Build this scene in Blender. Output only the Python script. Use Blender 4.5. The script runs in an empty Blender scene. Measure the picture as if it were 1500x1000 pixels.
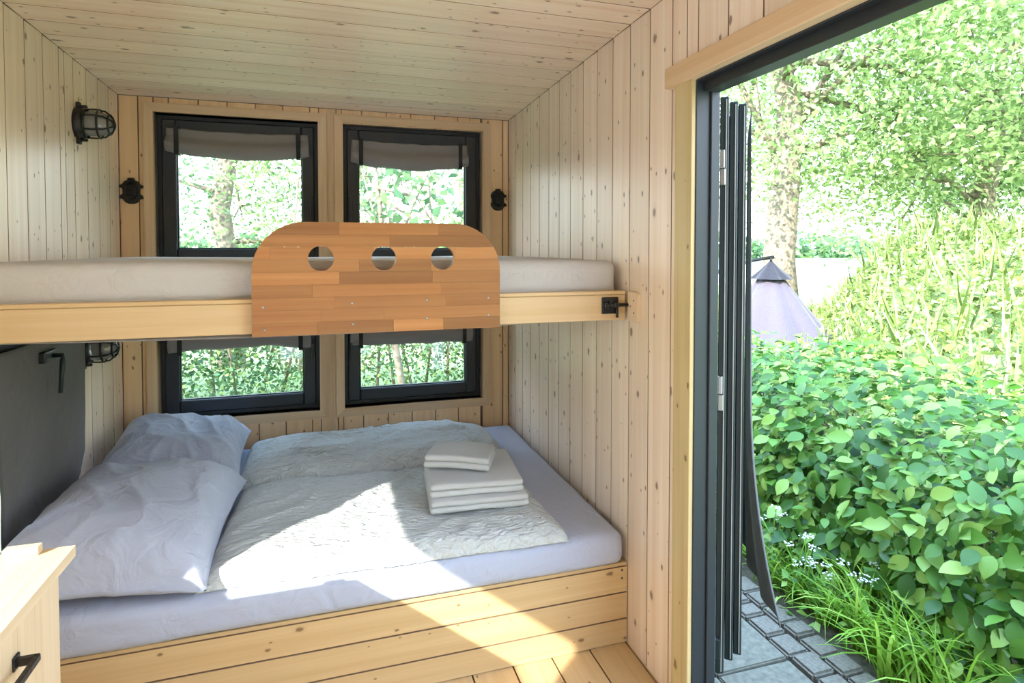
import bpy, bmesh, math, random
import numpy as np
from mathutils import Vector, Matrix, noise

# ------------------------------------------------------------------ camera, sky, sun, exposure
sc = bpy.context.scene
COL = sc.collection
EYE = 1.456
cam = bpy.data.objects.new('camera', bpy.data.cameras.new('camera'))
COL.objects.link(cam)
cam.data.sensor_width = 36.0
cam.data.lens = 868.99 / 1500 * 36
cam.data.shift_y = -(500 - 389.29) / 1500
cam.data.clip_start = 0.02
cam.data.clip_end = 600
cam.location = (0, 0, EYE)
cam.rotation_euler = (math.radians(90 - 1.5922), 0, math.radians(-17.283))
sc.camera = cam

SUN_DIR = Vector((1.0, 0.88, -0.76)).normalized()      # the way the light travels
world = bpy.data.worlds.new('sky'); sc.world = world; world.use_nodes = True
wn = world.node_tree.nodes; wl = world.node_tree.links
wn.clear()
wo = wn.new('ShaderNodeOutputWorld'); wb = wn.new('ShaderNodeBackground')
wt = wn.new('ShaderNodeTexCoord'); wsx = wn.new('ShaderNodeSeparateXYZ'); wr = wn.new('ShaderNodeValToRGB')
wr.color_ramp.elements[0].position = 0.0; wr.color_ramp.elements[0].color = (0.90, 0.97, 1.0, 1)      # bright haze at the horizon
wr.color_ramp.elements[1].position = 0.75; wr.color_ramp.elements[1].color = (0.40, 0.62, 1.0, 1)     # blue overhead
wl.new(wt.outputs['Generated'], wsx.inputs[0]); wl.new(wsx.outputs['Z'], wr.inputs[0])
wb.inputs['Strength'].default_value = 3.2
wl.new(wr.outputs[0], wb.inputs['Color']); wl.new(wb.outputs[0], wo.inputs['Surface'])
sun = bpy.data.objects.new('sun', bpy.data.lights.new('sun', 'SUN')); COL.objects.link(sun)
sun.data.energy = 4.6; sun.data.angle = math.radians(0.6); sun.data.color = (1.0, 0.96, 0.90)
sun.rotation_euler = SUN_DIR.to_track_quat('-Z', 'Y').to_euler()
sun.location = (-8, -7, 8)
sc.view_settings.view_transform = 'Standard'; sc.view_settings.look = 'None'
sc.view_settings.gamma = 1.0; sc.view_settings.use_curve_mapping = False
sc.view_settings.exposure = 1.5

# ------------------------------------------------------------------ measures of the room (metres, floor z = 0)
L, R, D, YB = -0.9987, 1.0513, 3.4518, 1.938
YN = -1.3                        # the room stays open here, behind the camera
PITCH = 0.1375
GZ = -0.35                       # ground outside
def ceil_z(y): return EYE + 0.7773 + 0.0217 * (D - y)
rng = np.random.default_rng(7)
random.seed(7)

# ------------------------------------------------------------------ materials
def nodes(name):
    m = bpy.data.materials.new(name); m.use_nodes = True
    nt = m.node_tree
    return m, nt.nodes, nt.links, nt.nodes['Principled BSDF']
def ramp(n, stops):
    r = n.new('ShaderNodeValToRGB'); e = r.color_ramp.elements
    while len(e) < len(stops): e.new(0.5)
    for el, (p, c) in zip(e, stops):
        el.position = p; el.color = (*c, 1) if len(c) == 3 else c
    return r
def mixc(n, l, fac, a, b, mode='MIX'):
    x = n.new('ShaderNodeMix'); x.data_type = 'RGBA'; x.blend_type = mode
    for s, v in ((0, fac), (6, a), (7, b)):
        if hasattr(v, 'is_linked') or isinstance(v, bpy.types.NodeSocket): l.new(v, x.inputs[s])
        else: x.inputs[s].default_value = v if s == 0 else (*v, 1)
    return x.outputs[2]
def mathn(n, l, op, a, b=None, c=None, clamp=False):
    x = n.new('ShaderNodeMath'); x.operation = op; x.use_clamp = clamp
    for i, v in enumerate((a, b, c)):
        if v is None: continue
        if isinstance(v, bpy.types.NodeSocket): l.new(v, x.inputs[i])
        else: x.inputs[i].default_value = v
    return x.outputs[0]

def wood(name, light, dark, knots=0.55, grain=1.0, rough=0.5, vary=0.14, knotcol=(0.16, 0.075, 0.03), spec=0.35):
    m, n, l, b = nodes(name)
    tc = n.new('ShaderNodeTexCoord'); oi = n.new('ShaderNodeObjectInfo')
    off = n.new('ShaderNodeCombineXYZ')
    l.new(mathn(n, l, 'MULTIPLY', oi.outputs['Random'], 61.0), off.inputs[0])
    l.new(mathn(n, l, 'MULTIPLY', oi.outputs['Random'], 17.0), off.inputs[1])
    l.new(mathn(n, l, 'MULTIPLY', oi.outputs['Random'], 7.0), off.inputs[2])
    add = n.new('ShaderNodeVectorMath'); add.operation = 'ADD'
    l.new(tc.outputs['Object'], add.inputs[0]); l.new(off.outputs[0], add.inputs[1])
    def mapped(s):
        mp = n.new('ShaderNodeMapping'); mp.inputs['Scale'].default_value = s
        l.new(add.outputs[0], mp.inputs[0]); return mp.outputs[0]
    def nz(vec, scale, detail=3.0, rough_=0.55, dist=0.0):
        x = n.new('ShaderNodeTexNoise'); x.inputs['Scale'].default_value = scale
        x.inputs['Detail'].default_value = detail; x.inputs['Roughness'].default_value = rough_
        x.inputs['Distortion'].default_value = dist
        l.new(vec, x.inputs['Vector']); return x.outputs['Fac']
    fine = nz(mapped((2.2, 120, 120)), 1.0, 4.0, 0.6)
    band = nz(mapped((0.55, 26, 26)), 1.0, 2.0, 0.5, 0.6)
    broad = nz(mapped((1.3, 6, 6)), 1.0, 2.0)
    g = mathn(n, l, 'ADD', mathn(n, l, 'MULTIPLY', fine, 0.35 * grain), mathn(n, l, 'MULTIPLY', band, 0.65 * grain))
    r = ramp(n, [(0.35, (0, 0, 0)), (0.66, (1, 1, 1))]); l.new(g, r.inputs[0])
    col = mixc(n, l, r.outputs[0], light, dark)
    col = mixc(n, l, mathn(n, l, 'MULTIPLY', broad, 0.35), col, tuple(0.5 * (a + c) for a, c in zip(light, dark)))
    vr = mathn(n, l, 'MULTIPLY_ADD', oi.outputs['Random'], 2 * vary, 1.0 - vary)
    hsv = n.new('ShaderNodeHueSaturation'); l.new(vr, hsv.inputs['Value']); l.new(col, hsv.inputs['Color'])
    col = hsv.outputs[0]
    if knots > 0:
        for (sx, sy, rad, thr) in ((4.6, 8.0, 0.055, 1 - knots), (10.0, 19.0, 0.060, 1 - 0.7 * knots)):
            v = n.new('ShaderNodeTexVoronoi'); v.voronoi_dimensions = '2D'; v.inputs['Scale'].default_value = 1.0
            l.new(mapped((sx, sy, 1)), v.inputs['Vector'])
            sep = n.new('ShaderNodeSeparateColor'); l.new(v.outputs['Color'], sep.inputs[0])
            on = mathn(n, l, 'GREATER_THAN', sep.outputs[0], thr)
            rr = mathn(n, l, 'MULTIPLY_ADD', sep.outputs[1], rad, rad * 0.35)
            q = mathn(n, l, 'ADD', mathn(n, l, 'DIVIDE', v.outputs['Distance'], rr), mathn(n, l, 'MULTIPLY_ADD', nz(mapped((60, 90, 60)), 1.0, 1.0), 1.2, -0.6))
            halo = mathn(n, l, 'MULTIPLY', mathn(n, l, 'SUBTRACT', 1.0, mathn(n, l, 'MULTIPLY', q, 0.42), clamp=True), on)
            core = mathn(n, l, 'MULTIPLY', mathn(n, l, 'MULTIPLY', mathn(n, l, 'SUBTRACT', 1.25, q, clamp=True), 2.2, clamp=True), on)
            col = mixc(n, l, mathn(n, l, 'MULTIPLY', halo, 0.45), col, tuple(d * 0.72 for d in dark))
            col = mixc(n, l, mathn(n, l, 'MULTIPLY', core, 0.75), col, knotcol)
    l.new(col, b.inputs['Base Color'])
    b.inputs['Roughness'].default_value = rough
    b.inputs['Specular IOR Level'].default_value = spec
    bp = n.new('ShaderNodeBump'); bp.inputs['Strength'].default_value = 0.12; bp.inputs['Distance'].default_value = 0.002
    l.new(fine, bp.inputs['Height']); l.new(bp.outputs[0], b.inputs['Normal'])
    return m

def plain(name, col, rough=0.5, metal=0.0, bump=0.0, bscale=200, var=0.0, spec=0.5, sheen=0.0):
    m, n, l, b = nodes(name)
    b.inputs['Roughness'].default_value = rough; b.inputs['Metallic'].default_value = metal
    b.inputs['Specular IOR Level'].default_value = spec
    b.inputs['Sheen Weight'].default_value = sheen
    tc = n.new('ShaderNodeTexCoord')
    x = n.new('ShaderNodeTexNoise'); x.inputs['Scale'].default_value = bscale; x.inputs['Detail'].default_value = 4
    l.new(tc.outputs['Object'], x.inputs['Vector'])
    lo = tuple(c * (1 - var) for c in col); hi = tuple(min(1, c * (1 + var)) for c in col)
    r = ramp(n, [(0.3, lo), (0.7, hi)]); l.new(x.outputs['Fac'], r.inputs[0]); l.new(r.outputs[0], b.inputs['Base Color'])
    if bump:
        bp = n.new('ShaderNodeBump'); bp.inputs['Strength'].default_value = bump; bp.inputs['Distance'].default_value = 0.003
        l.new(x.outputs['Fac'], bp.inputs['Height']); l.new(bp.outputs[0], b.inputs['Normal'])
    return m

def fabric(name, col, crinkle=0.0, cs=(30, 70, 30), weave=900, rough=0.9, wrinkle=0.3, transl=0.0):
    m, n, l, b = nodes(name)
    tc = n.new('ShaderNodeTexCoord')
    def nz(scale, sc3, detail=3, dist=0.0):
        mp = n.new('ShaderNodeMapping'); mp.inputs['Scale'].default_value = sc3; l.new(tc.outputs['Object'], mp.inputs[0])
        x = n.new('ShaderNodeTexNoise'); x.inputs['Scale'].default_value = scale; x.inputs['Detail'].default_value = detail
        x.inputs['Distortion'].default_value = dist; l.new(mp.outputs[0], x.inputs['Vector']); return x.outputs['Fac']
    w = nz(weave, (1, 1, 1), 1); h = nz(9, (1, 1, 1), 3, 1.2)
    hh = mathn(n, l, 'ADD', mathn(n, l, 'MULTIPLY', w, 0.05), mathn(n, l, 'MULTIPLY', h, wrinkle))
    if crinkle: hh = mathn(n, l, 'ADD', hh, mathn(n, l, 'MULTIPLY', nz(1, cs, 2, 0.8), crinkle))
    bp = n.new('ShaderNodeBump'); bp.inputs['Strength'].default_value = 0.7; bp.inputs['Distance'].default_value = 0.03
    l.new(hh, bp.inputs['Height']); l.new(bp.outputs[0], b.inputs['Normal'])
    lo = tuple(c * 0.93 for c in col); r = ramp(n, [(0.3, lo), (0.7, col)]); l.new(w, r.inputs[0])
    l.new(r.outputs[0], b.inputs['Base Color'])
    b.inputs['Roughness'].default_value = rough; b.inputs['Sheen Weight'].default_value = 0.2
    b.inputs['Specular IOR Level'].default_value = 0.2
    return m

def leafmat(name, a, c, bright, transl=0.45, rough=0.45):
    m, n, l, b = nodes(name)
    g = n.new('ShaderNodeNewGeometry'); oi = n.new('ShaderNodeObjectInfo')
    s = mathn(n, l, 'FRACT', mathn(n, l, 'ADD', g.outputs['Random Per Island'], oi.outputs['Random']))
    r = ramp(n, [(0.0, a), (0.6, c), (1.0, bright)]); l.new(s, r.inputs[0])
    l.new(r.outputs[0], b.inputs['Base Color']); b.inputs['Roughness'].default_value = rough
    t = n.new('ShaderNodeBsdfTranslucent')
    hs = n.new('ShaderNodeHueSaturation'); hs.inputs['Hue'].default_value = 0.48; hs.inputs['Value'].default_value = 1.25
    l.new(r.outputs[0], hs.inputs['Color']); l.new(hs.outputs[0], t.inputs['Color'])
    mx = n.new('ShaderNodeMixShader'); mx.inputs[0].default_value = transl
    l.new(b.outputs[0], mx.inputs[1]); l.new(t.outputs[0], mx.inputs[2]); l.new(mx.outputs[0], n['Material Output'].inputs['Surface'])
    return m

def glassmat(name, tint=(0.96, 0.98, 0.97), refl=0.07):
    m, n, l, b = nodes(name)
    tr = n.new('ShaderNodeBsdfTransparent'); tr.inputs['Color'].default_value = (*tint, 1)
    gl = n.new('ShaderNodeBsdfGlossy'); gl.inputs['Roughness'].default_value = 0.02
    lw = n.new('ShaderNodeLayerWeight'); lw.inputs['Blend'].default_value = 0.5
    fr = mathn(n, l, 'MULTIPLY_ADD', mathn(n, l, 'POWER', lw.outputs['Facing'], 5.0), 0.7, 0.03)
    mx = n.new('ShaderNodeMixShader'); l.new(fr, mx.inputs[0]); l.new(tr.outputs[0], mx.inputs[1]); l.new(gl.outputs[0], mx.inputs[2])
    l.new(mx.outputs[0], n['Material Output'].inputs['Surface'])
    return m

M = {}
M['pine'] = wood('pine_cladding', (0.94, 0.79, 0.63), (0.81, 0.60, 0.42), 0.5, vary=0.06, rough=0.34, spec=0.6)
M['pine_warm'] = wood('pine_back_wall', (0.92, 0.66, 0.38), (0.80, 0.50, 0.25), 0.4, vary=0.07)
M['trim'] = wood('larch_trim', (0.82, 0.61, 0.38), (0.68, 0.43, 0.22), 0.0, vary=0.08)
M['rail'] = wood('spruce_beam', (0.74, 0.54, 0.31), (0.62, 0.41, 0.20), 0.0, vary=0.05)
M['board'] = wood('spruce_boards', (0.68, 0.48, 0.25), (0.57, 0.37, 0.17), 0.3, vary=0.07)
M['casing'] = wood('door_casing', (0.72, 0.58, 0.30), (0.60, 0.42, 0.19), 0.25)
M['top'] = wood('counter_pine', (0.78, 0.62, 0.42), (0.66, 0.48, 0.29), 0.0, vary=0.1)
M['beech'] = wood('beech_staves', (0.45, 0.21, 0.075), (0.33, 0.13, 0.04), 0.0, grain=1.0, vary=0.28, rough=0.42)
M['tongue'] = plain('groove_shade', (0.36, 0.23, 0.13), 0.8)  # dark brown paints the shade inside the plank joints
M['backing'] = plain('backing', (0.42, 0.27, 0.14), 0.8)
M['facade'] = plain('facade', (0.20, 0.15, 0.11), 0.8, var=0.2, bscale=20)
M['black'] = plain('anthracite_frame', (0.022, 0.026, 0.030), 0.42, bump=0.15, bscale=900)
M['alu'] = plain('dark_green_profile', (0.022, 0.032, 0.031), 0.45, spec=0.4)
M['gasket'] = plain('bright_gasket', (0.5, 0.48, 0.42), 0.4)
M['iron'] = plain('cast_iron', (0.018, 0.017, 0.016), 0.38, metal=0.3, bump=0.6, bscale=120)
M['steel'] = plain('steel', (0.45, 0.46, 0.46), 0.3, metal=1.0)
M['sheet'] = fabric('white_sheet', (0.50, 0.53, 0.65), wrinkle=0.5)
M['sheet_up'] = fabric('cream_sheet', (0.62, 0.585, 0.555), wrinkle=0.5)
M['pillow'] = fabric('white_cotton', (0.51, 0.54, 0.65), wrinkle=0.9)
M['duvet'] = fabric('seersucker', (0.62, 0.64, 0.62), crinkle=1.2, cs=(26, 60, 30), wrinkle=0.8)
M['towel'] = fabric('terry', (0.74, 0.74, 0.71), crinkle=0.35, cs=(350, 350, 350), wrinkle=0.05)
M['grey'] = fabric('grey_linen', (0.115, 0.108, 0.10), wrinkle=0.25, weave=700)
M['blind'] = fabric('taupe_linen', (0.30, 0.27, 0.25), wrinkle=0.2, weave=700)
M['strap'] = plain('black_strap', (0.02, 0.018, 0.017), 0.8)
M['under'] = fabric('taupe_underside', (0.26, 0.23, 0.21), wrinkle=0.1)
M['glass'] = glassmat('window_glass')
M['lampglass'] = plain('ribbed_lamp_glass', (0.20, 0.20, 0.18), 0.12, spec=0.8)
M['keeper'] = wood('keeper_ply', (0.74, 0.58, 0.40), (0.64, 0.46, 0.30), 0.0)
M['bounce_terrace'] = plain('pale_bounce_slab', (0.76, 0.74, 0.70), 0.9, bump=0.2, bscale=30, var=0.08)
M['stone'] = plain('slab_stone', (0.17, 0.165, 0.125), 0.9, bump=0.5, bscale=40, var=0.25)
M['cobble'] = plain('cobble_stone', (0.18, 0.165, 0.13), 0.9, bump=0.5, bscale=60, var=0.25)
M['soil'] = plain('soil', (0.10, 0.085, 0.06), 0.95, bump=0.6, bscale=30, var=0.4)
M['meadow'] = plain('meadow', (0.26, 0.34, 0.13), 0.95, bump=0.4, bscale=3, var=0.3)
M['water'] = plain('lake_water', (0.30, 0.42, 0.48), 0.12, bump=0.1, bscale=2)
M['bark'] = plain('bark', (0.22, 0.18, 0.13), 0.95, bump=0.9, bscale=18, var=0.5)
M['twig'] = plain('twig', (0.16, 0.12, 0.085), 0.9, var=0.3, bscale=30)
M['hedge'] = leafmat('hedge_leaf', (0.025, 0.10, 0.010), (0.13, 0.31, 0.038), (0.38, 0.55, 0.11), 0.25)
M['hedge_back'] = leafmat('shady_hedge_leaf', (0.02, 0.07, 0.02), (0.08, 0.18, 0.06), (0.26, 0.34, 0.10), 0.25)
M['weeds'] = leafmat('weed_leaf', (0.05, 0.09, 0.015), (0.34, 0.44, 0.12), (0.62, 0.66, 0.34), 0.4)
M['crown'] = leafmat('crown_leaf', (0.12, 0.22, 0.07), (0.33, 0.46, 0.17), (0.62, 0.70, 0.38), 0.5)
M['crown2'] = leafmat('far_crown_leaf', (0.06, 0.14, 0.06), (0.13, 0.25, 0.10), (0.28, 0.40, 0.16), 0.45)
M['grass'] = leafmat('grass_blade', (0.12, 0.27, 0.02), (0.26, 0.50, 0.05), (0.45, 0.64, 0.12), 0.4)
M['flower'] = plain('white_umbel', (0.85, 0.87, 0.88), 0.8)
M['canvas'] = fabric('tent_canvas', (0.125, 0.108, 0.134), wrinkle=0.6)
M['canvas2'] = fabric('tent_cap_canvas', (0.03, 0.029, 0.036), wrinkle=0.4)

# ------------------------------------------------------------------ object helpers
def tag(o, label=None, cat=None, group=None, kind=None):
    if label: o['label'] = label
    if cat: o['category'] = cat
    if group: o['group'] = group
    if kind: o['kind'] = kind
    return o
def link(name, me, mat=None, parent=None, loc=(0, 0, 0), rot=(0, 0, 0), smooth=False):
    o = bpy.data.objects.new(name, me); COL.objects.link(o)
    o.location = loc; o.rotation_euler = rot
    if parent: o.parent = parent
    if mat is not None and me is not None and len(me.materials) == 0: me.materials.append(mat)
    if smooth and me is not None: me.polygons.foreach_set('use_smooth', [True] * len(me.polygons))
    return o
def empty(name, loc=(0, 0, 0), rot=(0, 0, 0), parent=None):
    return link(name, None, None, parent, loc, rot)
def bm_mesh(bm, name='mesh'):
    me = bpy.data.meshes.new(name); bmesh.ops.recalc_face_normals(bm, faces=bm.faces); bm.to_mesh(me); bm.free(); return me
def add_box(bm, lo, hi, bevel=0.0, seg=1):
    r = bmesh.ops.create_cube(bm, size=1.0)
    c = [(a + b) / 2 for a, b in zip(lo, hi)]; s = [max(1e-5, b - a) for a, b in zip(lo, hi)]
    for v in r['verts']: v.co = Vector((c[i] + v.co[i] * s[i] for i in range(3)))
    if bevel > 0:
        ed = list({e for v in r['verts'] for e in v.link_edges})
        bmesh.ops.bevel(bm, geom=ed, offset=bevel, segments=seg, affect='EDGES', profile=0.5)
    return r
def box_mesh(lo, hi, bevel=0.0, seg=1):
    bm = bmesh.new(); add_box(bm, lo, hi, bevel, seg); return bm_mesh(bm)
def boxo(name, lo, hi, mat, parent=None, bevel=0.0, seg=1):
    """a box whose origin is its own centre, its local x its longest side, so wood grain runs along it"""
    c = Vector([(a + b) / 2 for a, b in zip(lo, hi)]); s = [b - a for a, b in zip(lo, hi)]
    ax = s.index(max(s))
    if ax == 0: d, rot = (s[0], s[1], s[2]), (0, 0, 0)
    elif ax == 1: d, rot = (s[1], s[0], s[2]), (0, 0, math.pi / 2)
    else: d, rot = (s[2], s[1], s[0]), (0, -math.pi / 2, 0)
    me = box_mesh([-x / 2 for x in d], [x / 2 for x in d], bevel, seg)
    if parent is not None: c = c - parent.location
    return link(name, me, mat, parent, c, rot)
def arr_mesh(V, F, smooth=False):
    me = bpy.data.meshes.new('mesh')
    V = np.asarray(V, np.float32); F = np.asarray(F, np.int32)
    k = F.shape[1]
    me.vertices.add(len(V)); me.vertices.foreach_set('co', V.ravel())
    me.loops.add(F.size); me.loops.foreach_set('vertex_index', F.ravel())
    me.polygons.add(len(F)); me.polygons.foreach_set('loop_start', np.arange(0, F.size, k, dtype=np.int32))
    me.polygons.foreach_set('loop_total', np.full(len(F), k, np.int32))
    me.update(calc_edges=True); me.validate()
    if smooth: me.polygons.foreach_set('use_smooth', [True] * len(F))
    return me
def tube(pts, rad, seg=8, V=None, F=None):
    """appends a tapered tube along pts to the lists V, F (quads)"""
    V = [] if V is None else V; F = [] if F is None else F
    pts = [Vector(p) for p in pts]; n0 = len(V)
    ref = None
    for i, p in enumerate(pts):
        t = (pts[min(i + 1, len(pts) - 1)] - pts[max(i - 1, 0)]).normalized()
        if ref is None: ref = t.orthogonal().normalized()
        ref = (ref - t * ref.dot(t)).normalized(); b = t.cross(ref)
        r = rad[i] if isinstance(rad, (list, tuple)) else rad
        for k in range(seg):
            a = 2 * math.pi * k / seg
            V.append(tuple(p + (ref * math.cos(a) + b * math.sin(a)) * r))
    for i in range(len(pts) - 1):
        for k in range(seg):
            a = n0 + i * seg + k; b2 = n0 + i * seg + (k + 1) % seg
            F.append((a, b2, b2 + seg, a + seg))
    c0 = len(V); V.append(tuple(pts[0])); V.append(tuple(pts[-1]))
    e = n0 + (len(pts) - 1) * seg
    for k in range(0, seg, 1):
        F.append((c0, n0 + (k + 1) % seg, n0 + k, n0 + k)); F.append((c0 + 1, e + k, e + (k + 1) % seg, e + (k + 1) % seg))
    return V, F
def tube_mesh(paths, seg=8):
    V, F = [], []
    for p, r in paths: tube(p, r, seg, V, F)
    bm = bmesh.new(); vs = [bm.verts.new(v) for v in V]
    for f in F:
        ids = list(dict.fromkeys(f))
        if len(ids) > 2:
            try: bm.faces.new([vs[i] for i in ids])
            except ValueError: pass
    me = bm_mesh(bm); me.polygons.foreach_set('use_smooth', [True] * len(me.polygons)); return me
def prism(outline, h, bevel=0.0):
    """outline in local x,y, extruded along z from 0 to h"""
    bm = bmesh.new(); vs = [bm.verts.new((x, y, 0)) for x, y in outline]; f = bm.faces.new(vs)
    r = bmesh.ops.extrude_face_region(bm, geom=[f])
    for v in [g for g in r['geom'] if isinstance(g, bmesh.types.BMVert)]: v.co.z += h
    if bevel:
        bmesh.ops.bevel(bm, geom=[e for e in bm.edges if abs(e.verts[0].co.z - h) < 1e-6 and abs(e.verts[1].co.z - h) < 1e-6], offset=bevel, segments=2, affect='EDGES')
    return bm_mesh(bm)
def lathe(profile, seg=20, sx=1.0, sy=1.0):
    """profile (r, z) turned about z"""
    bm = bmesh.new(); rings = []
    for r, z in profile:
        if r < 1e-6: rings.append([bm.verts.new((0, 0, z))])
        else: rings.append([bm.verts.new((sx * r * math.cos(2 * math.pi * k / seg), sy * r * math.sin(2 * math.pi * k / seg), z)) for k in range(seg)])
    for a, b in zip(rings, rings[1:]):
        for k in range(seg):
            q = [a[k % len(a)], a[(k + 1) % len(a)], b[(k + 1) % len(b)], b[k % len(b)]]
            q = list(dict.fromkeys(q))
            if len(q) > 2: bm.faces.new(q)
    me = bm_mesh(bm); me.polygons.foreach_set('use_smooth', [True] * len(me.polygons)); return me

# ------------------------------------------------------------------ cladding: every plank its own piece
PLANKS = {}
def plank_mesh(length, width, thick=0.014):
    """a tongue-and-groove plank, local x along it, face at +z, chamfered long edges, a recessed tongue"""
    key = (round(length, 3), round(width, 3), thick)
    if key in PLANKS: return PLANKS[key]
    w = width / 2; c = 0.0007; g = 0.0027
    prof = [(-w + g, 0), (-w + g, thick - c), (-w + g + c, thick), (w - g - c, thick), (w - g, thick - c), (w - g, thick * 0.12), (w + g, thick * 0.12), (w + g, 0)]
    bm = bmesh.new(); h = length / 2
    a = [bm.verts.new((-h, y, z)) for y, z in prof]; b = [bm.verts.new((h, y, z)) for y, z in prof]
    k = len(prof)
    for i in range(k):
        f = bm.faces.new((a[i], a[(i + 1) % k], b[(i + 1) % k], b[i]))
        if i in (4, 5, 0): f.material_index = 1        # groove flank and tongue coloured darker, painting in the joint's shade
    bm.faces.new(a); bm.faces.new(list(reversed(b)))
    PLANKS[key] = bm_mesh(bm); return PLANKS[key]
def plank_obj(me, mat, parent, name='plank'):
    key = (me.name, mat.name)
    if key not in PLANKS:
        m2 = me.copy(); m2.materials.append(mat); m2.materials.append(M['tongue']); PLANKS[key] = m2  # the tongue material paints the joint shade
    return link(name, PLANKS[key], None, parent)
def subtract(rect, hole):
    a0, a1, b0, b1 = rect; c0, c1, d0, d1 = hole
    if c1 <= a0 + 1e-4 or c0 >= a1 - 1e-4 or d1 <= b0 + 1e-4 or d0 >= b1 - 1e-4: return [rect]
    out = []
    if c0 > a0 + 0.004: out.append((a0, c0, b0, b1))
    if c1 < a1 - 0.004: out.append((c1, a1, b0, b1))
    m0, m1 = max(a0, c0), min(a1, c1)
    if d0 > b0 + 0.004: out.append((m0, m1, b0, d0))
    if d1 < b1 - 0.004: out.append((m0, m1, d1, b1))
    return out
def clad_vertical(parent, mat, joints, z0, ztop, holes, place):
    """vertical planks between successive joints along a wall; place(mid) -> location, frame of the plank face"""
    for a, b in zip(joints, joints[1:]):
        pieces = [(a, b, z0, ztop((a + b) / 2))]
        for h in holes:
            pieces = [q for p in pieces for q in subtract(p, h)]
        for (p0, p1, q0, q1) in pieces:
            if p1 - p0 < 0.012 or q1 - q0 < 0.01: continue
            loc, mtx = place((p0 + p1) / 2, (q0 + q1) / 2)
            o = plank_obj(plank_mesh(q1 - q0, p1 - p0), mat, parent)
            o.matrix_local = Matrix.Translation(loc) @ mtx.to_4x4()
def frame_mtx(x, y, z): return Matrix((x, y, z)).transposed()     # columns are the local axes in the world
def slab(name, lo, hi, holes_axis, holes, mat):
    """a wall slab with rectangular openings; holes in the two in-plane axes"""
    ax = [i for i in range(3) if i != holes_axis]
    rects = [(lo[ax[0]], hi[ax[0]], lo[ax[1]], hi[ax[1]])]
    for h in holes: rects = [q for p in rects for q in subtract(p, h)]
    bm = bmesh.new()
    for (a0, a1, b0, b1) in rects:
        l2, h2 = list(lo), list(hi); l2[ax[0]], h2[ax[0]], l2[ax[1]], h2[ax[1]] = a0, a1, b0, b1
        add_box(bm, l2, h2)
    return tag(link(name, bm_mesh(bm), mat), kind='structure')

T = 0.014
joints_y = [D - PITCH * k for k in range(0, int((D - YN) / PITCH) + 1)][::-1]     # shared by walls and ceiling
# openings
LW = (2.09, 2.815, 0.36, 1.16)            # low window in the left wall, behind the grey curtain
SW = (0.225, 1.395, 0.95, 1.51)             # window over the counter, left of the camera
DOOR_Y, DOOR_Z, DOOR_N = 1.534, 1.96, 0.36        # far jamb, head, near jamb
BW1 = (-0.842, -0.040, 0.562, 2.157); BW2 = (0.080, 0.886, 0.562, 2.157)

wl_ = slab('wall_left', (L - 0.11, YN, -0.2), (L - T, D + 0.12, 2.5), 0, [LW, SW], M['facade'])
clad_vertical(wl_, M['pine'], joints_y, 0.0, lambda y: ceil_z(y) - 0.002, [LW, SW],
              lambda y, z: (Vector((L - T, y, z)), frame_mtx((0, 0, 1), (0, -1, 0), (1, 0, 0))))
wr_ = slab('wall_right', (R + T, YN, -0.2), (R + 0.085, D + 0.12, 2.5), 0, [(DOOR_N - 0.03, DOOR_Y + 0.03, 0.0, DOOR_Z + 0.02)], M['facade'])
clad_vertical(wr_, M['pine'], joints_y, 0.0, lambda y: ceil_z(y) - 0.002, [(DOOR_N - 0.05, DOOR_Y + 0.05, -1, DOOR_Z + 0.03)],
              lambda y, z: (Vector((R + T, y, z)), frame_mtx((0, 0, 1), (0, 1, 0), (-1, 0, 0))))
wb_ = slab('wall_back', (L - T, D + T, -0.2), (R + T, D + 0.12, 2.5), 1, [BW1, BW2], M['facade'])
jx = [L] + [L + 0.088 + PITCH * k for k in range(0, 15) if L + 0.088 + PITCH * k < R - 0.03] + [R]
clad_vertical(wb_, M['pine_warm'], jx, 0.0, lambda x: ceil_z(D) - 0.002, [BW1, BW2],
              lambda x, z: (Vector((x, D + T, z)), frame_mtx((0, 0, 1), (-1, 0, 0), (0, -1, 0))))
# ceiling, sloping gently down to the back wall
slope = math.atan(0.0217)
bm = bmesh.new(); add_box(bm, (L - 0.25, YN - 0.1, 0.0), (R + 0.25, D + 0.3, 0.10))
for v in bm.verts: v.co.z += ceil_z(v.co.y) + T
ce = tag(link('ceiling', bm_mesh(bm), M['facade']), kind='structure')
for a, b in zip(joints_y, joints_y[1:]):
    y = (a + b) / 2
    o = plank_obj(plank_mesh(R - L - 0.002, (b - a)), M['pine'], ce)
    o.matrix_local = Matrix.Translation(((L + R) / 2, y, ceil_z(y) + T)) @ frame_mtx((1, 0, 0), (0, -math.cos(slope), math.sin(slope)), (0, -math.sin(slope), -math.cos(slope))).to_4x4()
# unseen wall behind the camera, its low opening added to admit bounce light
slab('wall_front', (L - 0.11, YN - 0.08, -0.2), (R + 0.085, YN, 2.5), 1, [(-0.75, 0.55, 0.0, 1.75)], M['pine'])
# floor
fl = tag(link('floor', box_mesh((L - 0.11, YN, -0.2), (R + 0.085, D + 0.12, -T)), M['facade']), kind='structure')
xb = L
while xb < R:
    x1 = min(xb + 0.146, R + 0.010)
    o = plank_obj(plank_mesh(YB - YN + 0.05, x1 - xb), M['board'], fl, 'floor_board')
    o.matrix_local = Matrix.Translation(((xb + x1) / 2, (YB + 0.05 + YN) / 2, -T)) @ frame_mtx((0, 1, 0), (-1, 0, 0), (0, 0, 1)).to_4x4()
    xb = x1

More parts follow.
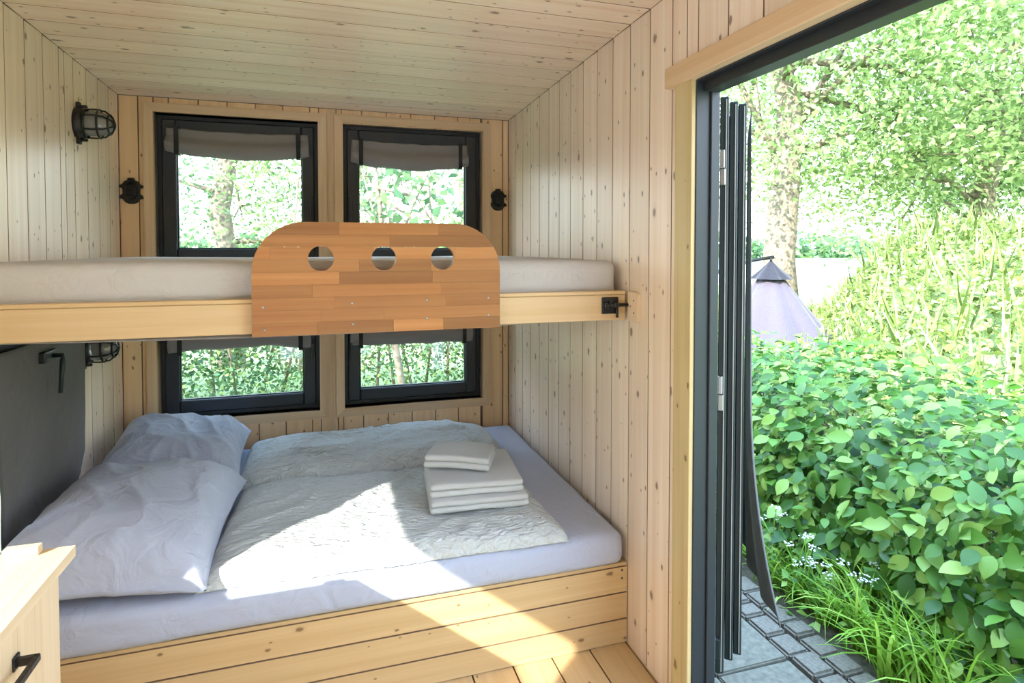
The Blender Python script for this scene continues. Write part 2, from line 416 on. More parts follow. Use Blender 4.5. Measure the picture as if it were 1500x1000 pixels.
# ------------------------------------------------------------------ back windows, their trims
def casing(name, x0, x1, z0, z1, w, y0, y1, mat, label):
    """picture-frame trim of four mitred boards"""
    t = tag(empty(name), kind='structure')
    def mitre(a, b, c, d, horiz):
        # four corner points of the board's face in (x,z), given outer a-b and inner d-c
        bm = bmesh.new()
        cx = sum(p[0] for p in (a, b, c, d)) / 4; cz = sum(p[1] for p in (a, b, c, d)) / 4
        f = []
        for y in (y0, y1):
            f.append([bm.verts.new(((p[0] - cx), y - y0, (p[1] - cz)) if horiz else ((p[1] - cz), y - y0, -(p[0] - cx))) for p in (a, b, c, d)])
        bm.faces.new(f[0]); bm.faces.new(list(reversed(f[1])))
        for i in range(4): bm.faces.new((f[0][i], f[1][i], f[1][(i + 1) % 4], f[0][(i + 1) % 4]))
        o = link('trim_board', bm_mesh(bm), mat, t, (cx, y0, cz), (0, 0, 0) if horiz else (0, -math.pi / 2, 0))
        return o
    O = [(x0, z0), (x1, z0), (x1, z1), (x0, z1)]; I = [(x0 + w, z0 + w), (x1 - w, z0 + w), (x1 - w, z1 - w), (x0 + w, z1 - w)]
    for i in range(4):
        j = (i + 1) % 4
        mitre(O[i], O[j], I[j], I[i], i % 2 == 0)
    return t
YW = D + 0.045
casing('trim_1', -0.888, 0.001, 0.516, 2.203, 0.046, D - 0.014, YW + 0.02, M['trim'], '')
casing('trim_2', 0.041, 0.936, 0.516, 2.206, 0.046, D - 0.014, YW + 0.02, M['trim'], '')
tag(boxo('trim_3', (0.003, D - 0.004, 0.43), (0.039, D + 0.012, 2.215), M['trim']), kind='structure')

def sash(name, x0, x1, z0, z1, fw, handle_side):
    w = tag(empty(name, ((x0 + x1) / 2, YW, z0)), kind='structure')
    lx, hx, h = x0 - (x0 + x1) / 2, x1 - (x0 + x1) / 2, z1 - z0
    def ring(nm, a, b, c, d, wd, y0, y1, bev):
        for nm2, lo, hi in ((nm, (a, y0, c), (a + wd, y1, d)), (nm, (b - wd, y0, c), (b, y1, d)),
                            (nm, (a + wd, y0, c), (b - wd, y1, c + wd)), (nm, (a + wd, y0, d - wd), (b - wd, y1, d))):
            link(nm2, box_mesh(lo, hi, bev), M['black'], w)
    ring('outer_frame', lx, hx, 0, h, 0.030, 0.006, 0.06, 0.002)
    ring('sash_rail', lx + 0.022, hx - 0.022, 0.022, h - 0.022, fw - 0.022, -0.012, 0.05, 0.006)
    bead = bmesh.new()
    gx0, gx1, gz0, gz1 = lx + fw, hx - fw, fw, h - fw
    for lo, hi in (((gx0, 0.012, gz0), (gx0 + 0.005, 0.03, gz1)), ((gx1 - 0.005, 0.012, gz0), (gx1, 0.03, gz1)),
                   ((gx0, 0.012, gz0), (gx1, 0.03, gz0 + 0.005)), ((gx0, 0.012, gz1 - 0.005), (gx1, 0.03, gz1))):
        add_box(bead, lo, hi)
    link('glazing_bead', bm_mesh(bead), M['alu'], w)
    link('pane', box_mesh((gx0, 0.018, gz0), (gx1, 0.022, gz1)), M['glass'], w)
    hxp = (hx - fw * 0.45) if handle_side > 0 else (lx + fw * 0.45)
    hb = bmesh.new(); add_box(hb, (hxp - 0.011, -0.022, h * 0.40), (hxp + 0.011, -0.012, h * 0.40 + 0.07), 0.003, 2)
    add_box(hb, (hxp - 0.006, -0.040, h * 0.40 - 0.06), (hxp + 0.006, -0.030, h * 0.40 + 0.05), 0.003, 2)
    add_box(hb, (hxp - 0.006, -0.034, h * 0.40 + 0.03), (hxp + 0.006, -0.018, h * 0.40 + 0.05))
    link('handle', bm_mesh(hb), M['alu'], w)
    return w
for i, (x0, x1) in enumerate(((-0.838, -0.0435), (0.086, 0.882))):
    sash('window_%d' % (i + 1), x0, x1, 1.372, 2.155, 0.088, 1 if i == 0 else -1)
    sash('window_%d' % (i + 3), x0, x1, 0.567, 1.368, 0.088, 1 if i == 0 else -1)

# grey blinds rolled up at the head of each sash, sagging between their straps
def blind(label, x0, x1, z_top, drop, sag, seed, tails=0.0):
    cx = (x0 + x1) / 2; W = x1 - x0; yb = YW - 0.016
    root = tag(empty('roman_blind', (cx, yb, z_top)), label, 'blind', 'rolled grey blinds on the back windows')
    nu, nv = 40, 16
    V, F = [], []
    prof = []
    for j in range(nv + 1):                       # flat cloth above, a soft fold below
        t = j / nv
        y = -0.006 - 0.030 * math.sin(math.pi * min(1, max(0, (t - 0.35) / 0.65))) ** 0.8
        prof.append((y, -t))
    for side in (0, 1):
        for i in range(nu + 1):
            s = i / nu; cat = 4 * s * (1 - s)
            for j in range(nv + 1):
                y, z = prof[j]
                zz = z * drop * (1 + 0.05 * noise.noise((s * 5, seed, 0))) - sag * cat * (0.25 + 0.75 * j / nv) + 0.004 * noise.noise((s * 9, j * 0.4, seed))
                if z < -0.55 : zz -= 0.006 * noise.noise((s * 4, 3.1, seed))
                V.append(((s - 0.5) * W * (1 + 0.02 * (j / nv)), (y + 0.004 * noise.noise((s * 7, j * 0.3, seed + 5))) if side == 0 else -0.001, zz))
    N = (nu + 1) * (nv + 1)
    for i in range(nu):
        for j in range(nv):
            a = i * (nv + 1) + j; F.append((a, a + nv + 1, a + nv + 2, a + 1)); F.append((N + a, N + a + 1, N + a + nv + 2, N + a + nv + 1))
    for i in range(nu):
        a = i * (nv + 1); F.append((a, N + a, N + a + nv + 1, a + nv + 1)); a += nv; F.append((a, a + nv + 1, N + a + nv + 1, N + a))
    for j in range(nv):
        F.append((j, j + 1, N + j + 1, N + j)); a = nu * (nv + 1) + j; F.append((a, N + a, N + a + 1, a + 1))
    link('cloth', arr_mesh(V, F, True), M['blind'], root)
    for s in (0.075, 0.93):
        x = (s - 0.5) * W; c = 4 * s * (1 - s) * sag
        st = bmesh.new(); add_box(st, (x - 0.011, -0.043, -drop * 1.04 - c), (x + 0.011, -0.036, -c * 0.25 + 0.004), 0.002)
        add_box(st, (x - 0.011, -0.040, -drop * 1.04 - c - 0.004), (x + 0.011, 0.0, -drop * 1.04 - c))
        add_box(st, (x - 0.011, -0.040, -c * 0.25), (x + 0.011, 0.0, -c * 0.25 + 0.004))
        link('strap', bm_mesh(st), M['strap'], root)
    return root
blind('rolled grey linen blind on the upper left back window', -0.790, -0.098, 2.085, 0.120, 0.035, 1.3)
blind('rolled grey linen blind on the upper right back window', 0.135, 0.800, 2.075, 0.125, 0.040, 4.7)
blind('rolled dark grey blind on the lower left back window, under the bunk', -0.790, -0.095, 1.075, 0.165, -0.018, 8.1)
blind('rolled dark grey blind on the lower right back window, under the bunk', 0.125, 0.825, 1.085, 0.175, 0.004, 2.2)

# ------------------------------------------------------------------ left window with its inward sash, grey curtain
w5 = tag(empty('window_5', (L - 0.03, (LW[0] + LW[1]) / 2, LW[2])), kind='structure')
ly, hy, hh = (LW[0] - LW[1]) / 2, (LW[1] - LW[0]) / 2, LW[3] - LW[2]
for lo, hi in (((-0.06, ly, 0), (0.02, ly + 0.05, hh)), ((-0.06, hy - 0.03, 0), (0.02, hy, hh)), ((-0.06, ly, 0), (0.02, hy, 0.05)), ((-0.06, ly, hh - 0.05), (0.02, hy, hh))):
    link('outer_frame', box_mesh(lo, hi, 0.003), M['black'], w5)
link('pane', box_mesh((-0.04, ly + 0.04, 0.04), (-0.036, hy - 0.03, hh - 0.04)), M['glass'], w5)
for lo, hi in (((0.022, ly + 0.02, hh - 0.115), (0.060, hy - 0.23, hh - 0.055)), ((0.060, hy - 0.36, hh - 0.105), (0.085, hy - 0.26, hh - 0.065))):
    link('top_rail', box_mesh(lo, hi, 0.005, 2), M['black'], w5)
link('handle', tube_mesh([([(0.085, hy - 0.30, hh - 0.085), (0.115, hy - 0.30, hh - 0.085), (0.118, hy - 0.31, hh - 0.10), (0.118, hy - 0.335, hh - 0.215)], [0.008, 0.008, 0.009, 0.007])], 8), M['alu'], w5)
w6 = tag(empty('window_6', (L - 0.05, (SW[0] + SW[1]) / 2, SW[2])), kind='structure')
ly, hy, hh = (SW[0] - SW[1]) / 2, (SW[1] - SW[0]) / 2, SW[3] - SW[2]
for lo, hi in (((-0.02, ly - 0.03, -0.03), (0.04, ly + 0.002, hh + 0.03)), ((-0.02, hy - 0.002, -0.03), (0.04, hy + 0.03, hh + 0.03)), ((-0.02, ly, -0.03), (0.04, hy, 0.002)), ((-0.02, ly, hh - 0.002), (0.04, hy, hh + 0.03))):
    link('outer_frame', box_mesh(lo, hi), M['black'], w6)
link('pane', box_mesh((0.0, ly, 0), (0.004, hy, hh)), M['glass'], w6)

def sheet_mesh(fn, nu, nv, thick=0.003):
    """a thin cloth: fn(s,t) -> point; solidified along its own normals"""
    P = [[Vector(fn(i / nu, j / nv)) for j in range(nv + 1)] for i in range(nu + 1)]
    V, F = [], []
    for side in (0, 1):
        for i in range(nu + 1):
            for j in range(nv + 1):
                du = P[min(i + 1, nu)][j] - P[max(i - 1, 0)][j]; dv = P[i][min(j + 1, nv)] - P[i][max(j - 1, 0)]
                n_ = du.cross(dv).normalized()
                V.append(tuple(P[i][j] + n_ * (thick / 2 if side == 0 else -thick / 2)))
    N = (nu + 1) * (nv + 1); w = nv + 1
    for i in range(nu):
        for j in range(nv):
            a = i * w + j; F.append((a, a + w, a + w + 1, a + 1)); F.append((N + a, N + a + 1, N + a + w + 1, N + a + w))
        a = i * w; F.append((a, N + a, N + a + w, a + w)); a += nv; F.append((a, a + w, N + a + w, N + a))
    for j in range(nv):
        F.append((j, j + 1, N + j + 1, N + j)); a = nu * w + j; F.append((a, N + a, N + a + 1, a + 1))
    return arr_mesh(V, F, True)
def cur_left(s, t):
    y = 2.165 + 0.692 * s; z = 1.135 - 0.70 * t
    x = 0.036 + 0.008 * math.sin(9 * s + 1.5 * t) * (0.3 + t) + 0.006 * noise.noise((s * 4, t * 4, 1))
    if s > 0.6: y -= 0.13 * max(0, t - 0.72) / 0.28 * (s - 0.6) / 0.4
    return (x, y - 2.58, z - 0.36)
cl = tag(link('window_curtain', sheet_mesh(cur_left, 40, 40), M['grey'], None, (L, 2.58, 0.36)), 'charcoal grey fabric curtain over the low window beside the pillows', 'curtain')

# ------------------------------------------------------------------ door: wooden casing, black frame, folded leaves
tr = tag(empty('trim_4', (R, DOOR_Y, 0)), kind='structure')
boxo('side_casing', (R - 0.016, DOOR_Y, 0.0), (R + 0.03, DOOR_Y + 0.088, DOOR_Z + 0.002), M['casing'], tr, 0.002)
boxo('side_casing', (R - 0.016, DOOR_N - 0.088, 0.0), (R + 0.03, DOOR_N, DOOR_Z + 0.002), M['casing'], tr, 0.002)
boxo('head_casing', (R - 0.034, DOOR_N - 0.12, DOOR_Z), (R + 0.03, DOOR_Y + 0.122, DOOR_Z + 0.062), M['trim'], tr, 0.003)
d1 = tag(empty('door_1', (R + 0.04, DOOR_Y, 0)), kind='structure')
def dbox(name, lo, hi, mat=None, bev=0.002):
    return link(name, box_mesh([a - b for a, b in zip(lo, d1.location)], [a - b for a, b in zip(hi, d1.location)], bev), mat or M['black'], d1)
dbox('jamb', (R - 0.002, DOOR_Y - 0.004, -0.02), (R + 0.076, DOOR_Y + 0.028, DOOR_Z))
dbox('jamb_stop', (R + 0.045, DOOR_Y - 0.012, 0.0), (R + 0.076, DOOR_Y - 0.004, DOOR_Z - 0.03))
dbox('head', (R - 0.002, DOOR_N, DOOR_Z - 0.004), (R + 0.024, DOOR_Y - 0.004, DOOR_Z + 0.019))
dbox('head', (R + 0.024, DOOR_N, DOOR_Z - 0.034), (R + 0.076, DOOR_Y - 0.004, DOOR_Z + 0.019))
dbox('jamb', (R - 0.002, DOOR_N - 0.028, -0.02), (R + 0.076, DOOR_N + 0.004, DOOR_Z))
dbox('threshold', (R - 0.002, DOOR_N, -0.04), (R + 0.085, DOOR_Y, 0.004), M['alu'])
LE = Vector((0.61, 0.79, 0)).normalized(); LN = Vector((LE.y, -LE.x, 0))
def leaf_door(px, py, hinge, label):
    root = tag(empty('folding_door_leaf', (px, py, 0.0), (0, 0, math.atan2(LE.y, LE.x))), label, 'door leaf', 'folded door leaves outside the jamb')
    W, z0, z1, th = 0.60, 0.04, 1.953, 0.0135
    for nm, lo, hi in (('stile', (0, -th, z0), (0.06, th, z1)), ('stile', (W - 0.06, -th, z0), (W, th, z1)), ('bottom_rail', (0.06, -th, z0), (W - 0.06, th, z0 + 0.08)), ('top_rail', (0.06, -th, z1 - 0.07), (W - 0.06, th, z1))):
        link(nm, box_mesh(lo, hi, 0.003), M['alu'], root)
    link('pane', box_mesh((0.06, -0.004, z0 + 0.08), (W - 0.06, 0.004, z1 - 0.07)), M['glass'], root)
    link('gasket', box_mesh((-0.004, -0.0075, z0 + 0.01), (0.001, -0.0045, z1 - 0.01)), M['gasket'], root)
    link('gasket', box_mesh((-0.003, 0.009, z0 + 0.01), (0.001, 0.0105, z1 - 0.01)), M['black'], root)
    if hinge:
        for zc in (0.10, 0.98, 1.72):
            hb = bmesh.new(); add_box(hb, (-0.012, -0.002, zc), (0.0, 0.013, zc + 0.06), 0.003, 2); add_box(hb, (-0.010, -0.004, zc - 0.055), (0.0, 0.012, zc - 0.002), 0.002)
            link('hinge', bm_mesh(hb), M['steel'] if zc > 0.5 else M['alu'], root)
    return root
leaf_door(1.238, 1.650, True, 'dark folded glass door leaf with hinges, nearest the black jamb')
leaf_door(1.308, 1.694, False, 'dark folded glass door leaf in the middle of the folded stack')
leaf_door(1.3545, 1.7085, False, 'dark folded glass door leaf beside the outdoor curtain')
def cur_door(s, t):
    base = Vector((1.388, 1.742, 1.93)) + LE * (0.50 * s) + LN * 0.022
    flare = 0.010 * t + 0.10 * max(0, t - 0.55) ** 2 / 0.2025
    p = base + LN * (flare * (1 - s) ** 1.3 + 0.012 * math.sin(16 * s) * t) + LE * (-0.03 * t * (1 - s))
    z = 1.93 - (1.745 + 0.03 * (1 - s)) * t
    return (p.x - 1.388, p.y - 1.742, z - 1.0)
tag(link('door_curtain', sheet_mesh(cur_door, 30, 40), M['grey'], None, (1.388, 1.742, 1.0)), 'dark grey fabric curtain hanging outside beside the folded glass door', 'curtain')

# ------------------------------------------------------------------ lower bed
bed = tag(empty('bed_base', (0, YB, 0)), 'pine bed platform with three horizontal front boards under the double mattress', 'bed')
zj = [0.0, 0.091, 0.190, 0.288]
for a, b in zip(zj, zj[1:]):
    o = plank_obj(plank_mesh(R - L - 0.004, b - a, 0.018), M['board'], bed, 'front_board')
    o.matrix_local = Matrix.Translation(((L + R) / 2, 0.018, (a + b) / 2)) @ frame_mtx((1, 0, 0), (0, 0, 1), (0, -1, 0)).to_4x4()
link('top_edge', box_mesh((L + 0.002, 0.0, 0.289), (R - 0.004, 0.05, 0.302), 0.002), M['board'], bed)
link('platform', box_mesh((L + 0.002, 0.05, 0.27), (R - 0.004, D - YB - 0.004, 0.295)), M['board'], bed)
link('frame', box_mesh((L + 0.004, 0.02, 0.0), (R - 0.006, 0.045, 0.27)), M['backing'], bed)
for z in (0.245, 0.275):
    link('screw', lathe([(0, -0.001), (0.004, -0.001), (0.004, 0.002), (0, 0.002)], 10), M['twig'], bed, (R - 0.024, -0.001, z), (math.pi / 2, 0, 0))

def mattress(name, lo, hi, rad, mat, label, wav=0.004, seed=0.0):
    bm = bmesh.new(); add_box(bm, lo, hi)
    bmesh.ops.subdivide_edges(bm, edges=bm.edges[:], cuts=1)
    bmesh.ops.bevel(bm, geom=[e for e in bm.edges if len(e.link_faces) == 2 and e.calc_face_angle(0) > 1.0], offset=rad, segments=5, affect='EDGES', profile=0.5)
    for _ in range(2):
        ed = [e for e in bm.edges if e.calc_length() > 0.05]
        bmesh.ops.subdivide_edges(bm, edges=ed, cuts=3, use_grid_fill=True)
    c = [(a + b) / 2 for a, b in zip(lo, hi)]
    for v in bm.verts:
        p = v.co; d = wav * noise.noise((p.x * 3.1, p.y * 4 + seed, p.z * 12)) + wav * 0.6 * noise.noise((p.x * 9, p.y * 9, p.z * 30 + seed))
        v.co.z += d * (1 if p.z > c[2] else 0.3); v.co.y += d * (0.8 if p.y < c[1] else 0)
    me = bm_mesh(bm); me.polygons.foreach_set('use_smooth', [True] * len(me.polygons))
    for v in me.vertices: v.co = v.co - Vector((c[0], c[1], lo[2]))
    return tag(link(name, me, mat, None, (c[0], c[1], lo[2])), label, 'mattress')
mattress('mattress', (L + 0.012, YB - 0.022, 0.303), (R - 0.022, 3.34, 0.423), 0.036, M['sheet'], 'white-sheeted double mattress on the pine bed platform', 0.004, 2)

def soft_slab(corners, z0, thick, nu, nv, seed, edge=10, wr=0.010, fine=0.0035, wave=0.012, sag=None):
    """a duvet: bilinear outline with wandering edges, domed top with wrinkles, flat bottom"""
    A, B, Cc, Dd = [Vector(c) for c in corners]       # front-left, front-right, back-right, back-left
    cen = (A + B + Cc + Dd) / 4
    V, F = [], []
    for side in (0, 1):
        for i in range(nu + 1):
            s = i / nu
            for j in range(nv + 1):
                t = j / nv
                p = (A * (1 - s) + B * s) * (1 - t) + (Dd * (1 - s) + Cc * s) * t
                e = max(abs(2 * s - 1), abs(2 * t - 1))
                wob = wave * noise.noise((p.x * 5, p.y * 5, seed)) * e ** 3
                q = p + (p - cen).normalized() * (wob + 0.006 * noise.noise((p.x * 25, p.y * 25, seed)) * e ** 6) if e > 0 else p
                prof = (1 - abs(2 * s - 1) ** edge) ** 0.5 * (1 - abs(2 * t - 1) ** edge) ** 0.5
                if side == 0:
                    w1 = noise.noise((p.x * 3.2, p.y * 3.2, seed)); 
                    rid = 1 - abs(noise.noise((p.x * 6 + 2.1 * w1, p.y * 9 + 1.3 * w1, seed + 3)))
                    rid2 = 1 - abs(noise.noise((p.x * 17 + 3 * w1, p.y * 11 - 2 * w1, seed + 9)))
                    z = thick * prof * (0.86 + 0.14 * w1) + (wr * (rid ** 3 - 0.4) + fine * (rid2 ** 2 - 0.4)) * min(1, prof * 1.4)
                    z = max(z, 0.004 + 0.25 * thick * prof)
                else: z = 0.0
                V.append((q.x - cen.x, q.y - cen.y, z))
    N = (nu + 1) * (nv + 1); w = nv + 1
    for i in range(nu):
        for j in range(nv):
            a = i * w + j; F.append((a, a + w, a + w + 1, a + 1)); F.append((N + a, N + a + 1, N + a + w + 1, N + a + w))
        a = i * w; F.append((a, N + a, N + a + w, a + w)); a += nv; F.append((a, a + w, N + a + w, N + a))
    for j in range(nv):
        F.append((j, j + 1, N + j + 1, N + j)); a = nu * w + j; F.append((a, N + a, N + a + 1, a + 1))
    return arr_mesh(V, F, True), (cen.x, cen.y, z0)
me, loc = soft_slab([(-0.385, 1.955, 0), (0.815, 1.915, 0), (0.790, 2.66, 0), (-0.35, 2.72, 0)], 0.424, 0.075, 150, 100, 1.7, edge=9, wr=0.012, fine=0.004)
tag(link('duvet', me, M['duvet'], None, loc), 'white seersucker duvet at the front of the bed, under the towels', 'duvet')
me, loc = soft_slab([(-0.385, 2.745, 0), (0.835, 2.725, 0), (0.850, 3.27, 0), (-0.385, 3.335, 0)], 0.424, 0.105, 150, 80, 6.2, edge=6, wr=0.020, fine=0.006)
tag(link('duvet', me, M['duvet'], None, loc), 'white crumpled duvet folded at the back of the bed below the windows', 'duvet')

def pillow(label, cen, w, l, h, rz, tilt, seed):
    n = 70; V, F = [], []
    for side in (1, -1):
        for i in range(n + 1):
            s = 2 * i / n - 1
            for j in range(n + 1):
                t = 2 * j / n - 1
                x = s * w / 2 * (1 - 0.075 * (1 - t * t) * abs(s) ** 2); y = t * l / 2 * (1 - 0.075 * (1 - s * s) * abs(t) ** 2)
                b = max(0.0, (1 - s ** 4) * (1 - t ** 4)) ** 0.62
                z = h * b * (0.72 if side > 0 else -0.28)
                if side > 0:
                    r = math.hypot(s, t); a = math.atan2(t, s)
                    wk = (1 - abs(noise.noise((a * 3.2 + seed, r * 1.2, seed)))) ** 4 * r * r
                    wk2 = (1 - abs(noise.noise((x * 7 + y * 5 + seed, y * 3 - x * 2, seed + 4)))) ** 5
                    z += b * (0.014 * wk + 0.012 * wk2 + 0.016 * noise.noise((s * 1.8, t * 1.8, seed)))
                z += 0.006 * noise.noise((s * 6, t * 6, seed)) * max(abs(s), abs(t)) ** 6
                V.append((x, y, z))
    N = (n + 1) ** 2; q = n + 1
    for i in range(n):
        for j in range(n):
            a = i * q + j; F.append((a, a + q, a + q + 1, a + 1)); F.append((N + a, N + a + 1, N + a + q + 1, N + a + q))
        a = i * q; F.append((a, N + a, N + a + q, a + q)); a += n; F.append((a, a + q, N + a + q, N + a))
    for j in range(n):
        F.append((j, j + 1, N + j + 1, N + j)); a = n * q + j; F.append((a, N + a, N + a + 1, a + 1))
    o = link('pillow', arr_mesh(V, F, True), M['pillow'], None, cen); o.rotation_euler = (tilt[0], tilt[1], rz)
    return tag(o, label, 'pillow', 'white bed pillows')
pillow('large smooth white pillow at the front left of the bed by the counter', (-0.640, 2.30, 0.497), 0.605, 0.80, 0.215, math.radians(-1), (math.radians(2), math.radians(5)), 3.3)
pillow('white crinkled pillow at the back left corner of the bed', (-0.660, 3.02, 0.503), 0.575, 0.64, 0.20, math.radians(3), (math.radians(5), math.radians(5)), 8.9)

# towels
def towel(label, cen, w, l, h, rz, layers, tilt=(0, 0), bow=0.0):
    root = tag(empty('folded_towel', cen, (tilt[0], tilt[1], rz)), label, 'towel', 'towels stacked on the duvet')
    lh = h / layers
    for k in range(layers):
        bm = bmesh.new(); add_box(bm, (-w / 2 + 0.003 * k, -l / 2, k * lh + 0.0006), (w / 2 - 0.002 * k, l / 2 - 0.004 * k, (k + 1) * lh))
        bmesh.ops.bevel(bm, geom=bm.edges[:], offset=min(lh * 0.46, 0.012), segments=3, affect='EDGES', profile=0.5)
        for _ in range(3):
            bmesh.ops.subdivide_edges(bm, edges=[e for e in bm.edges if e.calc_length() > 0.03], cuts=1, use_grid_fill=True)
        for v in bm.verts:
            v.co.z += 0.003 * noise.noise((v.co.x * 9 + rz * 7, v.co.y * 9, k)) - bow * ((v.co.x / (w / 2)) ** 2)
        me = bm_mesh(bm); me.polygons.foreach_set('use_smooth', [True] * len(me.polygons))
        link('fold', me, M['towel'], root)
    return root
TZ = 0.497
towel('large white folded towel at the bottom of the towel stack', (0.548, 2.285, TZ), 0.37, 0.39, 0.044, math.radians(-5), 2)
towel('white folded towel in the middle of the towel stack', (0.545, 2.300, TZ + 0.045), 0.355, 0.36, 0.048, math.radians(-6), 2)
towel('small white folded towel lying askew on top of the towel stack', (0.510, 2.340, TZ + 0.103), 0.26, 0.225, 0.050, math.radians(-22), 2, (math.radians(-3), math.radians(2)), 0.006)

# ------------------------------------------------------------------ bunk with beech guard, bolt
bunk = tag(empty('bunk_bed', (0, YB, 1.2)), 'spruce bunk bed platform with a beech guard board across its front', 'bed')
o = link('front_rail', box_mesh((-1.008, -0.018, -0.046), (1.008, 0.018, 0.046), 0.002), M['rail'], bunk, (0.0275, 0.018, 0.046))
link('rail_top_strip', box_mesh((-1.008, -0.018, -0.006), (1.008, 0.018, 0.0065), 0.0015), M['rail'], bunk, (0.0275, 0.018, 0.0990))
link('slatted_base', box_mesh((L + 0.02, 0.036, 0.02), (R - 0.03, 1.36, 0.045)), M['board'], bunk)
def und(s, t):
    x = L + 0.02 + (R - L - 0.2) * s; y = 0.004 + 1.33 * t
    return (x, y, -0.004 - 0.012 * math.sin(math.pi * min(1, s * 1.05)) * (1 - t) + (0.020 if t > 0.04 else 0.006))
link('underside_cloth', sheet_mesh(und, 30, 24, 0.004), M['under'], bunk)
# guard: beech staves, cut from one rounded outline with three holes
GX0, GX1, GZ0, GZ1 = -0.217, 0.553, -0.006, 0.340
def outline():
    r = 0.155; pts = [(GX0, GZ0), (GX1, GZ0)]
    for k in range(0, 13):
        a = math.pi / 2 * k / 12; pts.append((GX1 - r + r * math.cos(a), GZ1 - r + r * math.sin(a)))
    for k in range(0, 13):
        a = math.pi / 2 + math.pi / 2 * k / 12; pts.append((GX0 + r + r * math.cos(a), GZ1 - r + r * math.sin(a)))
    return pts
gb = empty('guard_board', (0, -0.002, 0), (0, 0, 0), bunk)
gb['label'] = 'reddish beech stave board with three round holes'
cut = link('cutter', prism(outline(), 0.022), None); cut.rotation_euler = (math.pi / 2, 0, 0)
bm = bmesh.new()
for hx in (-0.019, 0.171, 0.359):
    bmesh.ops.create_cone(bm, segments=32, radius1=0.0385, radius2=0.0385, depth=0.2, cap_ends=True, matrix=Matrix.Translation((hx, 0, 0.228)) @ Matrix.Rotation(math.pi / 2, 4, 'X'))
holes = link('cutter_holes', bm_mesh(bm), None)
rowh = (GZ1 - GZ0) / 9
staves = []
random.seed(21)
cuts_rows = [[-0.217, -0.03, 0.20, 0.36, 0.553], [-0.217, -0.02, 0.17, 0.553], [-0.217, 0.02, 0.37, 0.553], [-0.217, -0.045, 0.355, 0.553], [-0.217, 0.035, 0.325, 0.553],
             [-0.217, 0.095, 0.32, 0.553], [-0.217, -0.165, 0.14, 0.40, 0.553], [-0.217, 0.19, 0.553], [-0.217, 0.035, 0.345, 0.553]]
for r_, cuts in enumerate(cuts_rows):
    for a, b in zip(cuts, cuts[1:]):
        e = 0.0002
        s_ = link('stave', box_mesh((a - (a + b) / 2 + e, -0.011, -rowh / 2 + e), (b - (a + b) / 2 - e, 0.011, rowh / 2 - e)), None, None, ((a + b) / 2, -0.011, GZ0 + (r_ + 0.5) * rowh))
        m1 = s_.modifiers.new('i', 'BOOLEAN'); m1.operation = 'INTERSECT'; m1.object = cut; m1.solver = 'EXACT'
        m2 = s_.modifiers.new('d', 'BOOLEAN'); m2.operation = 'DIFFERENCE'; m2.object = holes; m2.solver = 'EXACT'
        staves.append(s_)
bpy.context.view_layer.update()
dg = bpy.context.evaluated_depsgraph_get()
for s_ in staves:
    me = bpy.data.meshes.new_from_object(s_.evaluated_get(dg)); s_.modifiers.clear(); s_.data = me
    me.materials.clear(); me.materials.append(M['beech']); s_.parent = gb
bpy.data.objects.remove(cut); bpy.data.objects.remove(holes)
for sx, sz in ((-0.185, 0.082), (-0.182, 0.014), (0.072, 0.087), (0.075, 0.022), (0.306, 0.092), (0.307, 0.033), (0.513, 0.094), (0.513, 0.036)):
    link('screw', lathe([(0, -0.0015), (0.0028, -0.0015), (0.0042, 0), (0.0042, 0.002)], 12), M['steel'], gb, (sx, -0.0225, sz), (-math.pi / 2, 0, 0))
lt = empty('slide_bolt', (0.972, -0.003, 0.054), (0, 0, 0), bunk); lt['label'] = 'black iron slide bolt'
link('bolt_plate', box_mesh((-0.032, -0.006, -0.030), (0.032, 0.003, 0.030), 0.003, 2), M['iron'], lt)
link('bolt_bar', tube_mesh([([(-0.025, -0.014, 0.002), (0.068, -0.014, 0.002)], 0.0065), ([(0.066, -0.014, 0.002), (0.074, -0.014, 0.002)], 0.0085), ([(0.018, -0.014, 0.0), (0.018, -0.022, -0.02), (0.018, -0.022, -0.042)], 0.005)], 10), M['iron'], lt)
kb = bmesh.new(); add_box(kb, (-0.011, -0.018, 0.008), (-0.004, 0.0, 0.016)); add_box(kb, (0.010, -0.022, -0.010), (0.026, -0.004, 0.014), 0.003); add_box(kb, (-0.028, -0.020, -0.009), (-0.012, -0.004, 0.013), 0.003)
link('bolt_guide', bm_mesh(kb), M['iron'], lt)
kp = tag(empty('bolt_keeper', (R - 0.001, YB - 0.05, 1.250)), 'rounded plywood bolt keeper plate screwed to the wall beside the bunk bolt', 'plate')
pts = []
for cx_, cy_, a0 in ((0.042, 0.022, 0), (-0.042, 0.022, 90), (-0.042, -0.022, 180), (0.042, -0.022, 270)):
    for k in range(5):
        a = math.radians(a0 + 22.5 * k); pts.append((cx_ + 0.012 * math.cos(a) , cy_ + 0.014 * math.sin(a)))
pl = link('plate', prism(pts, 0.014, 0.002), M['keeper'], kp); pl.rotation_euler = (0, -math.pi / 2, 0)
for dy, dz in ((-0.012, 0.024), (-0.012, -0.020), (0.014, 0.002)):
    link('screw', lathe([(0, -0.001), (0.003, -0.001), (0.0036, 0.001)], 10), M['twig'], kp, (-0.0145, dy, dz), (0, math.pi / 2, 0))
mattress('mattress', (L + 0.012, YB + 0.040, 1.252), (R - 0.028, 3.33, 1.417), 0.034, M['sheet_up'], 'cream-sheeted single mattress on the upper bunk', 0.004, 7)

